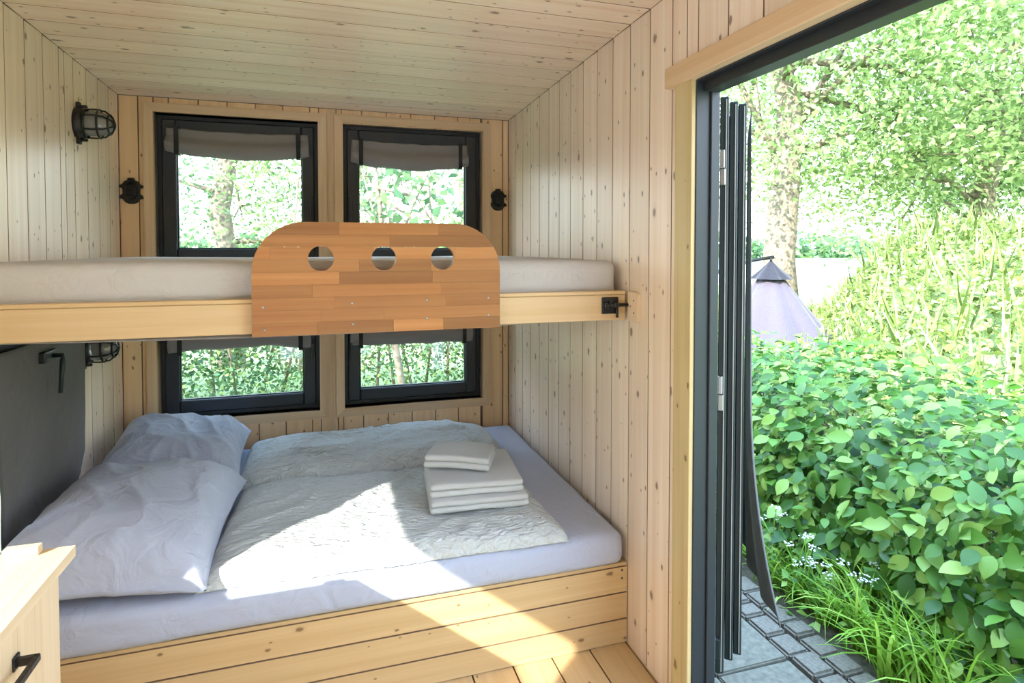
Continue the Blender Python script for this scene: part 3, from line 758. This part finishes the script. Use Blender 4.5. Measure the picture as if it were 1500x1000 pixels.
# ------------------------------------------------------------------ lamps and fold-up catches
def bulkhead(label, y, z, rx):
    root = tag(empty('bulkhead_lamp', (L, y, z), (0, 0, 0)), label, 'lamp', 'black caged wall lamps')
    prof_b = [(0, 0.0), (0.060, 0.0), (0.062, 0.012), (0.055, 0.030), (0.048, 0.036), (0, 0.036)]
    def put(nm, me, mat, x=0.0): 
        o = link(nm, me, mat, root, (x, 0, 0), (0, math.pi / 2, 0)); return o
    put('base', lathe(prof_b, 24, 1.1, 0.9), M['iron'])
    put('glass', lathe([(0.046, 0.034), (0.048, 0.06), (0.046, 0.09), (0.038, 0.115), (0.022, 0.130), (0, 0.134)], 24, 1.1, 0.9), M['lampglass'])
    paths = []
    for k in range(6):
        a = math.pi * k / 6 * 2
        ca, sa = 1.1 * math.cos(a), 0.9 * math.sin(a)
        paths.append(([(0.034, 0, 0)] and [(0.030, 0.053 * sa, 0.053 * ca), (0.070, 0.055 * sa, 0.055 * ca), (0.105, 0.049 * sa, 0.049 * ca), (0.132, 0.028 * sa, 0.028 * ca), (0.141, 0, 0)], 0.0035))
    for x, r in ((0.036, 0.054), (0.085, 0.0545), (0.122, 0.038)):
        paths.append(([(x, 0.9 * r * math.sin(2 * math.pi * k / 24), 1.1 * r * math.cos(2 * math.pi * k / 24)) for k in range(25)], 0.004))
    link('cage', tube_mesh(paths, 6), M['iron'], root)
    for s in (-1, 1):
        lb = bmesh.new(); add_box(lb, (0.0, -0.012, s * 0.074 - 0.014), (0.016, 0.012, s * 0.074 + 0.014), 0.004, 2)
        add_box(lb, (0.014, -0.006, s * 0.070 - 0.006), (0.040, 0.006, s * 0.070 + 0.006), 0.003)
        link('mounting_lug', bm_mesh(lb), M['iron'], root)
    root.rotation_euler = (0, 0, rx)
    return root
bulkhead('black caged bulkhead lamp high on the left wall', 2.93, 1.985, 0.0)
bulkhead('black caged bulkhead lamp on the left wall below the bunk', 2.93, 1.035, 0.0)

def catch(label, x, z, lean):
    root = tag(empty('iron_catch', (x, D, z), (0, 0, 0)), label, 'wall catch', 'cast iron catches on the back wall')
    half = [(0.016, 0.066), (0.018, 0.056), (0.034, 0.050), (0.046, 0.034), (0.060, 0.030), (0.060, 0.020), (0.044, 0.012), (0.042, -0.012), (0.060, -0.026), (0.060, -0.037), (0.044, -0.040), (0.030, -0.056), (0.012, -0.064)]
    pts = half + [(-a, b) for a, b in reversed(half)]
    p = link('plate', prism([(a * 0.9, b) for a, b in pts], 0.010, 0.002), M['iron'], root); p.rotation_euler = (math.pi / 2, 0, 0)
    b = link('boss', lathe([(0.034, 0.008), (0.031, 0.017), (0.024, 0.022), (0.012, 0.024), (0, 0.024)], 20, 0.9, 1.35), M['iron'], root); b.rotation_euler = (math.pi / 2, 0, 0)
    for k in (-0.030, -0.012, 0.006, 0.024): link('ridge', box_mesh((-0.020, -0.030, k), (0.020, -0.018, k + 0.007), 0.002), M['iron'], root)
    link('keeper_lip', box_mesh((-0.014, -0.022, 0.052), (0.014, -0.006, 0.066), 0.003), M['iron'], root)
    return root
catch('black cast iron catch on the back wall left of the windows', -0.944, 1.75, 0)
catch('black cast iron catch on the back wall right of the windows', 0.983, 1.753, 0)

# ------------------------------------------------------------------ counter at the left edge
CX, CY, CZ = -0.498, 1.412, 0.85
cab = tag(empty('kitchen_counter', (-0.76, 0.7, 0)), 'pale pine kitchen counter with a black handle beside the bed', 'counter')
def cbox(nm, lo, hi, mat, bev=0.0, par=None):
    p = par or cab; base = cab.location + (par.location if par else Vector((0, 0, 0)))
    c = Vector([(a + b) / 2 for a, b in zip(lo, hi)]); s = [b - a for a, b in zip(lo, hi)]
    ax = s.index(max(s)); d, rot = ((s[0], s[1], s[2]), (0, 0, 0)) if ax == 0 else ((s[1], s[0], s[2]), (0, 0, math.pi / 2)) if ax == 1 else ((s[2], s[1], s[0]), (0, -math.pi / 2, 0))
    return link(nm, box_mesh([-x / 2 for x in d], [x / 2 for x in d], bev), mat, p, c - base, rot)
y0c = -0.4
xs = [L + 0.002, -0.885, -0.80, -0.722, -0.638, -0.56, CX]
for a, b in zip(xs, xs[1:]): cbox('top_strip', (a + 0.0002, y0c, CZ - 0.022), (b - 0.0002, CY, CZ), M['top'])
cbox('body', (L + 0.004, y0c + 0.01, 0.02), (CX - 0.045, CY - 0.022, CZ - 0.0225), M['top'])
ys = [CY - 0.024, CY - 0.125, CY - 0.19, CY - 0.30, CY - 0.42, 0.70]
for a, b in zip(ys[1:], ys): cbox('front_panel', (CX - 0.045, a + 0.0003, 0.05), (CX - 0.022, b - 0.0003, CZ - 0.0225), M['top'])
hb = bmesh.new(); add_box(hb, (0.0, -0.011, -0.013), (0.004, 0.011, 0.013), 0.002); add_box(hb, (0.002, -0.006, -0.007), (0.034, 0.006, 0.007), 0.002)
add_box(hb, (0.027, -0.150, -0.007), (0.036, 0.006, 0.007), 0.002); add_box(hb, (0.002, -0.150, -0.007), (0.034, -0.138, 0.007), 0.002); add_box(hb, (0.0, -0.155, -0.013), (0.004, -0.133, 0.013), 0.002)
link('handle', bm_mesh(hb), M['iron'], cab, (CX - 0.022 + 0.76, 1.212 - 0.7, 0.745))
o = tag(boxo('wooden_block', (-0.612, CY - 0.026, CZ), (-0.552, CY - 0.006, CZ + 0.017), M['top'], None, 0.001), 'small pale wooden block lying on the end of the counter', 'block')

# ================================================================== outdoors
def smooth(a, b, x):
    t = np.clip((x - a) / (b - a), 0, 1); return t * t * (3 - 2 * t)
def terrain(x, y):
    x = np.asarray(x, float); y = np.asarray(y, float)
    A = 0.10 + 1.75 * (1 - smooth(-1.9, 0.5, y - x))
    return GZ + A * smooth(3.0, 8.6, x) * (1 - smooth(9.3, 12.5, x))
gx = np.concatenate([np.linspace(-40, -1.3, 14), np.linspace(-1.0, 14, 61), np.linspace(16, 60, 12)])
gy = np.concatenate([np.linspace(-40, -1.0, 14), np.linspace(-0.5, 14, 59), np.linspace(15, 26, 8)])
GX, GY = np.meshgrid(gx, gy, indexing='ij')
GZZ = terrain(GX, GY)
V = np.stack([GX, GY, GZZ], -1).reshape(-1, 3); ny = len(gy)
F = [(i * ny + j, (i + 1) * ny + j, (i + 1) * ny + j + 1, i * ny + j + 1) for i in range(len(gx) - 1) for j in range(ny - 1)]
tag(link('ground', arr_mesh(V, F, True), M['meadow']), kind='structure')
tag(link('soil_bed', box_mesh((2.16, -0.6, GZ - 0.05), (3.2, 6.0, GZ + 0.006)), M['soil']), kind='structure')
tag(link('lake', box_mesh((-80, 26, GZ - 0.3), (120, 95, GZ - 0.05)), M['water']), kind='structure')
tag(link('far_meadow', box_mesh((-300, 95, GZ - 0.3), (400, 420, GZ + 0.0)), M['meadow']), kind='structure')

tag(link('bounce_terrace', box_mesh((-14, -12, GZ - 0.1), (9, YN - 0.09, GZ + 0.02)), M['bounce_terrace']), kind='structure')  # unseen pale slab added to bounce sunlight up to the ceiling
tag(link('bounce_forecourt', box_mesh((-14, YN - 0.085, GZ - 0.1), (L - 0.3, 3.2, GZ + 0.02)), M['bounce_terrace']), kind='structure')  # unseen pale slab added at the left, bounces sun up through the counter window
# paving: large slabs by the cabin, small cobbles at the edge
pv = tag(link('paving', box_mesh((1.16, -0.6, GZ - 0.02), (2.17, 4.6, GZ + 0.012)), M['soil']), kind='structure')
SL = {}
def stone(nm, x0, x1, y0, y1, mat, h, jit=0.004, bev=0.006):
    key = (round(x1 - x0, 3), round(y1 - y0, 3), h)
    if key not in SL:
        w, d = (x1 - x0) / 2, (y1 - y0) / 2
        bm = bmesh.new(); add_box(bm, (-w, -d, 0), (w, d, h))
        bmesh.ops.bevel(bm, geom=[e for e in bm.edges if e.verts[0].co.z > h * 0.9 or e.verts[1].co.z > h * 0.9], offset=bev, segments=2, affect='EDGES')
        SL[key] = bm_mesh(bm)
    o = link(nm, SL[key], mat, pv, ((x0 + x1) / 2, (y0 + y1) / 2, GZ + 0.008 + random.uniform(-jit, jit)), (random.uniform(-0.01, 0.01), random.uniform(-0.01, 0.01), random.uniform(-0.012, 0.012)))
yk = 2.055
for k in range(-5, 6):
    for x0, x1 in ((1.17, 1.53), (1.53, 1.895)):
        a = yk + 0.5 * k
        if -0.5 < a < 4.2: stone('slab', x0 + 0.004, x1 - 0.004, a + 0.004, a + 0.496, M['stone'], 0.03)
for r_ in range(2):
    y = -0.5 + 0.03 * r_
    while y < 4.5:
        ln = random.choice((0.10, 0.12, 0.14)); x0 = 1.90 + 0.125 * r_
        stone('cobble', x0 + 0.005, x0 + 0.120, y + 0.005, y + ln - 0.005, M['cobble'], 0.035, 0.006, 0.010); y += ln

# ---- leaves
LEAF2 = (np.array([(0, 0, 0), (0.30, 0.5, 0.09), (0, 1, 0), (-0.30, 0.5, 0.09)], float), np.array([(0, 1, 2, 2), (0, 2, 3, 3)]))
_h = [(0.15, 0.10), (0.27, 0.27), (0.31, 0.47), (0.24, 0.70), (0.11, 0.88)]
_zc = lambda y: -0.16 * (y - 0.35) ** 2
_v = [(0, 0, _zc(0)), (0, 0.28, _zc(.28)), (0, 0.55, _zc(.55)), (0, 0.8, _zc(.8)), (0, 1.0, _zc(1.0) - 0.02)] + [(x, y, _zc(y) + 0.22 * x) for x, y in _h] + [(-x, y, _zc(y) + 0.22 * x) for x, y in _h]
_f = [(0, 5, 6, 1), (1, 6, 7, 2), (2, 7, 8, 3), (3, 8, 9, 4), (0, 1, 11, 10), (1, 2, 12, 11), (2, 3, 13, 12), (3, 4, 14, 13)]
LEAF8 = (np.array(_v, float), np.array(_f))
BLADE = (np.array([(-0.02, 0, 0), (0.02, 0, 0), (0.03, 0.5, 0.12), (-0.03, 0.5, 0.12), (0, 1, 0.05)], float), np.array([(0, 1, 2, 3), (3, 2, 4, 4)]))
def rand_unit(n_):
    v = rng.normal(size=(n_, 3)); return v / np.linalg.norm(v, axis=1, keepdims=True)
def leaf_frames(P, size, up=0.6, out=None, outw=0.0, droop=0.2):
    """random leaf frames at points P whose faces lean up and outwards; returns axes x,y,z scaled"""
    n_ = len(P)
    nrm = rand_unit(n_) * (1 - up) + np.array([0, 0, 1.0]) * up
    if out is not None: nrm = nrm + out * outw
    nrm /= np.linalg.norm(nrm, axis=1, keepdims=True)
    t = rand_unit(n_); t[:, 2] -= droop
    if out is not None: t = t + out * outw
    t -= nrm * np.sum(t * nrm, 1, keepdims=True); t /= np.maximum(np.linalg.norm(t, axis=1, keepdims=True), 1e-6)
    x = np.cross(t, nrm)
    s = (size * rng.uniform(0.65, 1.3, n_))[:, None]
    return x * s, t * s, nrm * s
def leaves_mesh(P, size, tmpl=LEAF2, up=0.6, out=None, outw=0.0, droop=0.2, frames=None):
    tv, tf = tmpl
    X, Y, Z = frames if frames is not None else leaf_frames(P, size, up, out, outw, droop)
    V = P[:, None, :] + X[:, None, :] * tv[None, :, 0:1] + Y[:, None, :] * tv[None, :, 1:2] + Z[:, None, :] * tv[None, :, 2:3]
    k = len(tv); n_ = len(P)
    tri = []
    for f in tf:
        f = list(dict.fromkeys(f.tolist()))
        if len(f) == 4: tri += [(f[0], f[1], f[2]), (f[0], f[2], f[3])]
        else: tri.append(tuple(f))
    tri = np.array(tri); Fa = (np.arange(n_)[:, None, None] * k + tri[None]).reshape(-1, 3)
    me = bpy.data.meshes.new('leaves')
    V = V.reshape(-1, 3).astype(np.float32)
    me.vertices.add(len(V)); me.vertices.foreach_set('co', V.ravel())
    me.loops.add(Fa.size); me.loops.foreach_set('vertex_index', Fa.astype(np.int32).ravel())
    me.polygons.add(len(Fa)); me.polygons.foreach_set('loop_start', np.arange(0, Fa.size, 3, dtype=np.int32)); me.polygons.foreach_set('loop_total', np.full(len(Fa), 3, np.int32))
    me.update(calc_edges=True); return me

# ---- hedge along the path
def hedge_surface(n_, y0, y1):
    y = rng.uniform(y0, y1, n_); q = rng.uniform(0, 1, n_)
    # profile in (x,z): front face, rounded shoulder, top running back
    px = np.interp(q, [0, 0.25, 0.5, 0.68, 1.0], [2.42, 2.47, 2.60, 2.95, 3.9]); pz = np.interp(q, [0, 0.25, 0.5, 0.68, 1.0], [-0.22, 0.05, 0.38, 0.60, 0.72])
    ox = np.interp(q, [0, 0.4, 0.68, 1.0], [-1, -0.9, -0.5, -0.1]); oz = np.interp(q, [0, 0.4, 0.68, 1.0], [0.0, 0.3, 0.8, 1.0])
    b = np.array([noise.noise((a * 1.3, c * 2.2, 0.3)) + 0.5 * noise.noise((a * 3.1, c * 5, 2.3)) for a, c in zip(y, q)]) * 0.13
    P = np.stack([px + ox * b, y, pz + oz * b], 1); O = np.stack([ox, np.zeros(n_), oz], 1); O /= np.linalg.norm(O, axis=1, keepdims=True)
    return P, O
hedge = tag(empty('hedge', (3.0, 3.0, GZ)), 'dense green broadleaf hedge along the paved path outside the door', 'hedge')
off = np.array([3.0, 3.0, GZ])
P, O = hedge_surface(16000, 0.4, 8.5)
P = P - O * (rng.uniform(0, 1, len(P)) ** 1.5 * 0.38)[:, None]
o = link('leaf_mass', leaves_mesh(P - off, 0.085, LEAF8, 0.45, O, 0.6, 0.35), M['hedge'], hedge); o['kind'] = 'stuff'
P, O = hedge_surface(900, 1.3, 4.6)
front = P[:, 0] < 3.05; P, O = P[front][:300], O[front][:300]
P = P + O * 0.02
X_, Y_, Z_ = leaf_frames(P, 1.0, 0.4, O, 0.7, 0.4)
lm = leaves_mesh(np.zeros((1, 3)), 1.0, LEAF8, frames=(np.array([[1.0, 0, 0]]), np.array([[0, 1.0, 0]]), np.array([[0, 0, 1.0]]))); lm.materials.append(M['hedge'])
lm.polygons.foreach_set('use_smooth', [True] * len(lm.polygons))
for i in range(len(P)):
    s_ = np.linalg.norm(X_[i]); ax = [Vector(v / np.linalg.norm(v)) for v in (X_[i], Y_[i], Z_[i])]
    o = link('leaf', lm, None, hedge); sc_ = 0.095 * rng.uniform(0.75, 1.35)
    o.matrix_local = Matrix.Translation(Vector(P[i] - off)) @ frame_mtx(*ax).to_4x4() @ Matrix.Scale(sc_, 4)
paths = []
for k in range(150):
    y = rng.uniform(0.5, 8); x = rng.uniform(2.85, 3.7)
    paths.append(([(x - 3.0, y - 3.0, 0), (x - 3.0 + rng.normal() * 0.1, y - 3.0 + rng.normal() * 0.15, 0.45), (x - 3.0 - rng.uniform(0, 0.12), y - 3.0 + rng.normal() * 0.3, 0.85)], [0.010, 0.007, 0.003]))
o = link('branches', tube_mesh(paths, 5), M['twig'], hedge); o['kind'] = 'stuff'

# ---- sunlit weeds on the bank behind it
n_ = 70000
x = 3.5 + 8.5 * rng.uniform(0, 1, n_) ** 1.2; y = rng.uniform(0.5, 15, n_)
keep = (y < x * 1.75) & (y > x * 0.42); x, y = x[keep], y[keep]
hgt = np.array([0.32 + 0.30 * noise.noise((a * 0.9, b * 0.9, 5.0)) for a, b in zip(x, y)])
P = np.stack([x, y, terrain(x, y) + rng.uniform(0, 1, len(x)) ** 0.6 * np.maximum(hgt, 0.1)], 1)
wd = tag(link('bank_weeds', leaves_mesh(P, 0.09, LEAF2, 0.5, None, 0, 0.1), M['weeds']), 'sunlit yellow-green weeds covering the bank behind the hedge', 'weeds', kind='stuff')
n_ = 3500
x = 3.6 + 8 * rng.uniform(0, 1, n_); y = rng.uniform(1, 14, n_); keep = (y < x * 1.6) & (y > x * 0.42); x, y = x[keep], y[keep]
P = np.stack([x, y, terrain(x, y) + 0.05], 1)
fr = leaf_frames(P, 0.75, 0.0); Yv = np.stack([rng.normal(0, 0.25, len(P)), rng.normal(0, 0.25, len(P)), np.ones(len(P))], 1) * rng.uniform(0.3, 0.65, len(P))[:, None]
Xv = np.cross(Yv, rand_unit(len(P))); Xv = Xv / np.linalg.norm(Xv, axis=1, keepdims=True) * 0.5
tag(link('bank_grass', leaves_mesh(P, 1, BLADE, frames=(Xv, Yv, np.cross(Xv, Yv))), M['weeds']), 'tall pale grasses standing on the sunlit bank', 'grass', kind='stuff')

# ---- grass clumps at the edge of the paving
def clump_mesh(seed, nb, hgt, spread):
    rg = random.Random(seed); bm = bmesh.new()
    for b in range(nb):
        a = rg.uniform(0, 2 * math.pi); ln = hgt * rg.uniform(0.6, 1.2); sp = spread * rg.uniform(0.4, 1.3); w = rg.uniform(0.004, 0.009)
        bx, by = rg.gauss(0, 0.035), rg.gauss(0, 0.035); prev = None
        for k in range(6):
            t = k / 5; r_ = sp * t ** 1.6; z = ln * (t - 0.42 * t ** 3 * (sp / spread))
            c = Vector((bx + math.cos(a) * r_, by + math.sin(a) * r_, z)); sd = Vector((-math.sin(a), math.cos(a), 0)) * w * (1 - t) ** 0.6
            cur = (bm.verts.new(c - sd), bm.verts.new(c + sd))
            if prev: bm.faces.new((prev[0], prev[1], cur[1], cur[0]))
            prev = cur
    me = bm_mesh(bm); me.polygons.foreach_set('use_smooth', [True] * len(me.polygons)); me.materials.append(M['grass']); return me
CM = [clump_mesh(s, 46, 0.34, 0.26) for s in range(4)]
def clump(label, x, y, s, k):
    o = link('grass_clump', CM[k % 4], None, None, (x, y, GZ)); o.scale = (s, s, s); o.rotation_euler = (0, 0, k * 1.3)
    tag(o, label, 'grass', 'grass clumps along the paving edge')
sp_ = [(2.20, 1.62), (2.33, 1.72), (2.22, 1.84), (2.36, 1.93), (2.27, 2.05), (2.42, 2.12), (2.25, 2.22), (2.24, 2.42), (2.36, 2.50), (2.20, 2.62), (2.30, 2.80), (2.24, 3.02), (2.32, 3.25), (2.26, 3.5)]
ORD = ['nearest', 'second', 'third', 'fourth', 'fifth', 'sixth', 'seventh', 'eighth', 'ninth', 'tenth', 'eleventh', 'twelfth', 'thirteenth', 'farthest']
for k, (x, y) in enumerate(sp_):
    clump('arching bright green grass clump at the paving edge, ' + ORD[k] + (' of fourteen' if k in (0, 13) else ' from the near corner'), x + 0.04, y, (1.25 if k < 6 else 0.95), k)

# ---- white umbel flowers
def parsley(label, x, y, h, seed):
    rg = random.Random(seed); root = tag(empty('cow_parsley', (x, y, GZ)), label, 'flower', 'white umbel flowers before the hedge')
    paths, heads = [([(0, 0, 0), (rg.uniform(-.04, .04), rg.uniform(-.04, .04), h * 0.6), (0.0, 0.0, h)], [0.004, 0.003, 0.002])], [(0, 0, h)]
    for k in range(3):
        a = rg.uniform(0, 6.28); e = (math.cos(a) * 0.09, math.sin(a) * 0.09, h * rg.uniform(0.75, 1.0)); paths.append(([(0, 0, h * 0.5), e], [0.003, 0.002])); heads.append(e)
    link('stem', tube_mesh(paths, 5), M['grass'], root)
    for e in heads:
        bm = bmesh.new()
        for k in range(14):
            a = rg.uniform(0, 6.28); r_ = 0.034 * math.sqrt(rg.random()); bmesh.ops.create_icosphere(bm, subdivisions=1, radius=0.0055, matrix=Matrix.Translation((e[0] + r_ * math.cos(a), e[1] + r_ * math.sin(a), e[2] + rg.uniform(-0.004, 0.006))) @ Matrix.Diagonal((1, 1, 0.5, 1)))
        link('flower_head', bm_mesh(bm), M['flower'], root)
    pp = np.array([(rg.gauss(0, 0.08), rg.gauss(0, 0.08), h * rg.uniform(0.1, 0.6)) for _ in range(60)])
    link('foliage', leaves_mesh(pp, 0.05, LEAF2, 0.6), M['hedge'], root)
for k, (x, y, h) in enumerate(((2.50, 1.96, 0.34), (2.46, 2.12, 0.32), (2.36, 2.22, 0.30), (2.34, 2.42, 0.34), (2.28, 2.34, 0.26), (2.32, 2.62, 0.40), (2.34, 2.85, 0.42), (2.38, 3.15, 0.45))):
    parsley('small white umbel flower plant at the hedge foot, ' + ('nearest', 'second', 'third', 'fourth', 'fifth', 'sixth', 'seventh', 'farthest')[k] + (' of eight' if k in (0, 7) else ' from the near end'), x, y, h, 40 + k)

# ---- tent hung from a bent black pole
tx, ty = 6.43, 7.43; tz = float(terrain(tx, ty)) - 0.05
tent = tag(empty('hanging_tent', (tx, ty, tz)), 'grey lilac canvas tipi tent with a dark cap, hung behind the hedge', 'tent')
def cone_mesh(r0, r1, z0, z1, seg, fold, seed):
    V, F = [], []; rows = 12
    for i in range(rows + 1):
        t = i / rows; r_ = r0 + (r1 - r0) * t ** 1.08
        for k in range(seg):
            a = 2 * math.pi * k / seg; f = 1 + fold * (abs(math.sin(a * 4 + 0.4)) - 0.6) * (0.4 + 0.6 * t) + 0.03 * noise.noise((a * 3, t * 3, seed))
            V.append((r_ * f * math.cos(a), r_ * f * math.sin(a), z0 + (z1 - z0) * t))
    for i in range(rows):
        for k in range(seg):
            a = i * seg + k; b = i * seg + (k + 1) % seg; F.append((a, b, b + seg, a + seg))
    return arr_mesh(V, F, True)
TH = 1.27 - tz
link('canvas', cone_mesh(0.10, 1.20, TH - 0.12, 0.0, 64, 0.26, 2.0), M['canvas'], tent)
link('cap', cone_mesh(0.03, 0.30, TH, TH - 0.26, 48, 0.22, 5.0), M['canvas2'], tent)
link('hanging_ring', tube_mesh([([(0, 0, TH - 0.02), (0, 0, TH + 0.06)], 0.02)], 8), M['iron'], tent)
pl_ = tube_mesh([([(0.05, 0, TH + 0.07), (-0.25, 0.1, TH + 0.02), (-0.7, 0.25, TH - 0.12), (-1.1, 0.4, TH - 0.5), (-1.3, 0.5, TH - 1.0), (-1.35, 0.52, 0.0)], 0.025)], 8)
link('support_pole', pl_, M['iron'], tent)

# ---- trees
def tree(name, label, x, y, r0, height, crown_c, crown_r, nleaf, lsize, seed, mat, lean=(0, 0), nclus=90, nbr=14, thick=0.22, cat='tree', group='trees around the cabin', fork=None, z=None):
    rg = np.random.default_rng(seed); gz = float(terrain(x, y)) if z is None else z
    root = tag(empty(name, (x, y, gz)), label, cat, group)
    top = np.array([lean[0], lean[1], height])
    tp = [np.array([0, 0, -0.1])] + [top * t + rg.normal(0, r0 * 0.35, 3) * [1, 1, 0] for t in (0.2, 0.4, 0.6, 0.8)] + [top]
    paths = [([tuple(p) for p in tp], [r0 * 1.25, r0, r0 * 0.92, r0 * 0.8, r0 * 0.6, r0 * 0.3])]
    link('trunk', tube_mesh(paths, 14), M['bark'], root)
    cc = np.array(crown_c) - [0, 0, 0]; cr = np.array(crown_r)
    u = rand_unit(nclus) if False else (lambda v: v / np.linalg.norm(v, axis=1, keepdims=True))(rg.normal(size=(nclus, 3)))
    cl_ = cc + u * cr * (rg.uniform(0.15, 1, nclus) ** 0.5)[:, None]
    bp = []
    for k in range(nbr):
        t = rg.uniform(0.3, 0.95); i = int(t * 5); s_ = tp[i] * (1 - (t * 5 - i)) + tp[min(i + 1, 5)] * (t * 5 - i)
        e = cl_[k % nclus]; m_ = (s_ + e) / 2 + rg.normal(0, 0.15, 3) + [0, 0, 0.2]
        bp.append(([tuple(s_), tuple(m_), tuple(e)], [r0 * thick * 1.3, r0 * thick * 0.8, r0 * thick * 0.25]))
        for q in range(3):
            e2 = cl_[rg.integers(nclus)]
            if np.linalg.norm(e2 - e) < max(cr) * 0.8: bp.append(([tuple(e * 0.7 + m_ * 0.3), tuple((e + e2) / 2 + rg.normal(0, 0.08, 3)), tuple(e2)], [r0 * thick * 0.5, r0 * thick * 0.3, r0 * thick * 0.12]))
    link('branch', tube_mesh(bp, 6), M['bark'], root)
    idx = rg.integers(nclus, size=nleaf); sg = max(cr) * 0.17
    P = cl_[idx] + rg.normal(0, 1, (nleaf, 3)) * [sg, sg, sg * 0.6]
    o = link('foliage', leaves_mesh(P, lsize, LEAF2, 0.45, None, 0, 0.35), M[mat], root); o['kind'] = 'stuff'
    return root
tree('broadleaf_tree', 'tall tree with thick mossy trunk rising behind the hanging tent', 8.80, 9.83, 0.31, 7.5, (0.6, 0.2, 5.6), (3.6, 3.2, 3.2), 24000, 0.13, 11, 'crown', (0.3, 0.2), 130, 22)
tree('broadleaf_tree', 'leafy tree filling the right half of the doorway view', 12.5, 8.6, 0.22, 7.0, (0.2, 0.3, 4.2), (3.3, 3.3, 3.3), 19000, 0.13, 12, 'crown', (0.5, 0), 130, 18)
tree('broadleaf_tree', 'leafy tree at the far right edge of the doorway view', 10.5, 5.2, 0.16, 6.0, (0.0, 0.4, 4.0), (2.2, 2.4, 2.3), 9000, 0.12, 13, 'crown', (0.2, 0.1), 80, 14)
for k, (x, y) in enumerate(((15.5, 10.6), (16.2, 9.7), (16.6, 8.8), (15.2, 11.6))):
    tree('pine_tree', ('slim far tree with bare reddish trunk on the crest of the bank, ' + ('first', 'second', 'third', 'fourth')[k] + ' of four'), x, y, 0.10, 5.0, (0, 0, 4.3), (1.3, 1.3, 1.5), 3500, 0.13, 30 + k, 'crown2', (0.1, 0), 26, 6, group='slim trees on the crest')
tree('broadleaf_tree', 'tree reaching big bright leaves into the top right corner of the doorway', 6.4, 1.7, 0.09, 4.6, (-1.95, 2.15, 3.45), (0.9, 0.8, 0.5), 300, 0.14, 19, 'crown', (-0.5, 0.6), 26, 12, 0.30)
# seen through the back windows
tree('broadleaf_tree', 'tall tree with a broad pale trunk seen through the upper left back window', -1.42, 9.9, 0.17, 6.0, (0.1, 0.4, 3.4), (2.6, 1.6, 2.2), 7000, 0.085, 14, 'crown2', (0.05, 0.3), 120, 16)
tree('broadleaf_tree', 'slender forked tree right of the big trunk behind the left window', -0.35, 9.2, 0.06, 4.0, (0.2, 0.0, 2.7), (1.1, 0.9, 1.2), 4200, 0.08, 15, 'crown', (0.25, 0.1), 50, 9, 0.4)
tree('broadleaf_tree', 'loose tree with open branches seen through the upper right back window', 1.75, 7.4, 0.06, 3.4, (0.0, 0.1, 2.35), (1.0, 0.9, 0.75), 1300, 0.075, 16, 'crown', (-0.15, 0), 40, 12, 0.35)
tree('broadleaf_tree', 'young tree with big leaves close outside the upper right back window', 0.70, 5.6, 0.035, 2.8, (-0.05, 0.1, 2.2), (0.75, 0.5, 0.65), 420, 0.115, 17, 'crown2', (-0.3, 0), 40, 14, 0.45)
tree('broadleaf_tree', 'bushy tree beyond the low window behind the grey curtain', -5.2, 5.4, 0.12, 4.0, (0, 0, 1.9), (1.5, 1.6, 1.7), 9000, 0.12, 18, 'crown', (0.1, 0), 60, 10)
# hedge behind the cabin, seen through the lower windows
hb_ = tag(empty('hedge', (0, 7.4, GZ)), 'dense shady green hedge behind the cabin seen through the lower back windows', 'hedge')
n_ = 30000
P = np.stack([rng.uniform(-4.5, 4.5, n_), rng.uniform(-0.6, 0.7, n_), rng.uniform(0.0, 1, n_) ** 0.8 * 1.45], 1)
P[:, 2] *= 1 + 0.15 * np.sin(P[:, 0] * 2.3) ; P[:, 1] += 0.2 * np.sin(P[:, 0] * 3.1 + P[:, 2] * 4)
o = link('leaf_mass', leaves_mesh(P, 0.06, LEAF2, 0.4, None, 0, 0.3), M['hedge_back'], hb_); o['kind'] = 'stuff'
o = link('stems', tube_mesh([([(xx, rng.normal() * 0.2, 0), (xx + rng.normal() * 0.1, rng.normal() * 0.3, 0.8), (xx + rng.normal() * 0.2, rng.normal() * 0.3, 1.4)], [0.02, 0.014, 0.005]) for xx in np.linspace(-4.3, 4.3, 40)], 5), M['twig'], hb_); o['kind'] = 'stuff'
# tree line on the far shore
n_ = 9000
P = np.stack([rng.uniform(-120, 200, n_), rng.uniform(97, 104, n_), GZ + rng.uniform(0, 1, n_) ** 1.4 * 4.5], 1)
P[:, 2] *= 0.7 + 0.5 * np.abs(np.sin(P[:, 0] * 0.11) * np.sin(P[:, 0] * 0.043 + 1))
tag(link('far_tree_line', leaves_mesh(P, 1.6, LEAF2, 0.3), M['crown2']), 'hazy line of trees on the far shore', 'trees', kind='stuff')

# unseen hedge added behind the camera to block the low sky
hf = tag(empty('hedge', (0, -10, GZ)), 'unseen tall green hedge added behind the camera to block low sky', 'hedge')
n_ = 9000
P = np.stack([rng.uniform(-12, 9, n_), rng.uniform(-0.6, 0.6, n_), rng.uniform(0, 1, n_) * 3.9], 1)
o = link('leaf_mass', leaves_mesh(P, 0.30, LEAF2, 0.3, None, 0, 0.3), M['hedge'], hf); o['kind'] = 'stuff'
link('core', box_mesh((-12, -0.3, 0), (9, 0.3, 3.7)), M['soil'], hf)
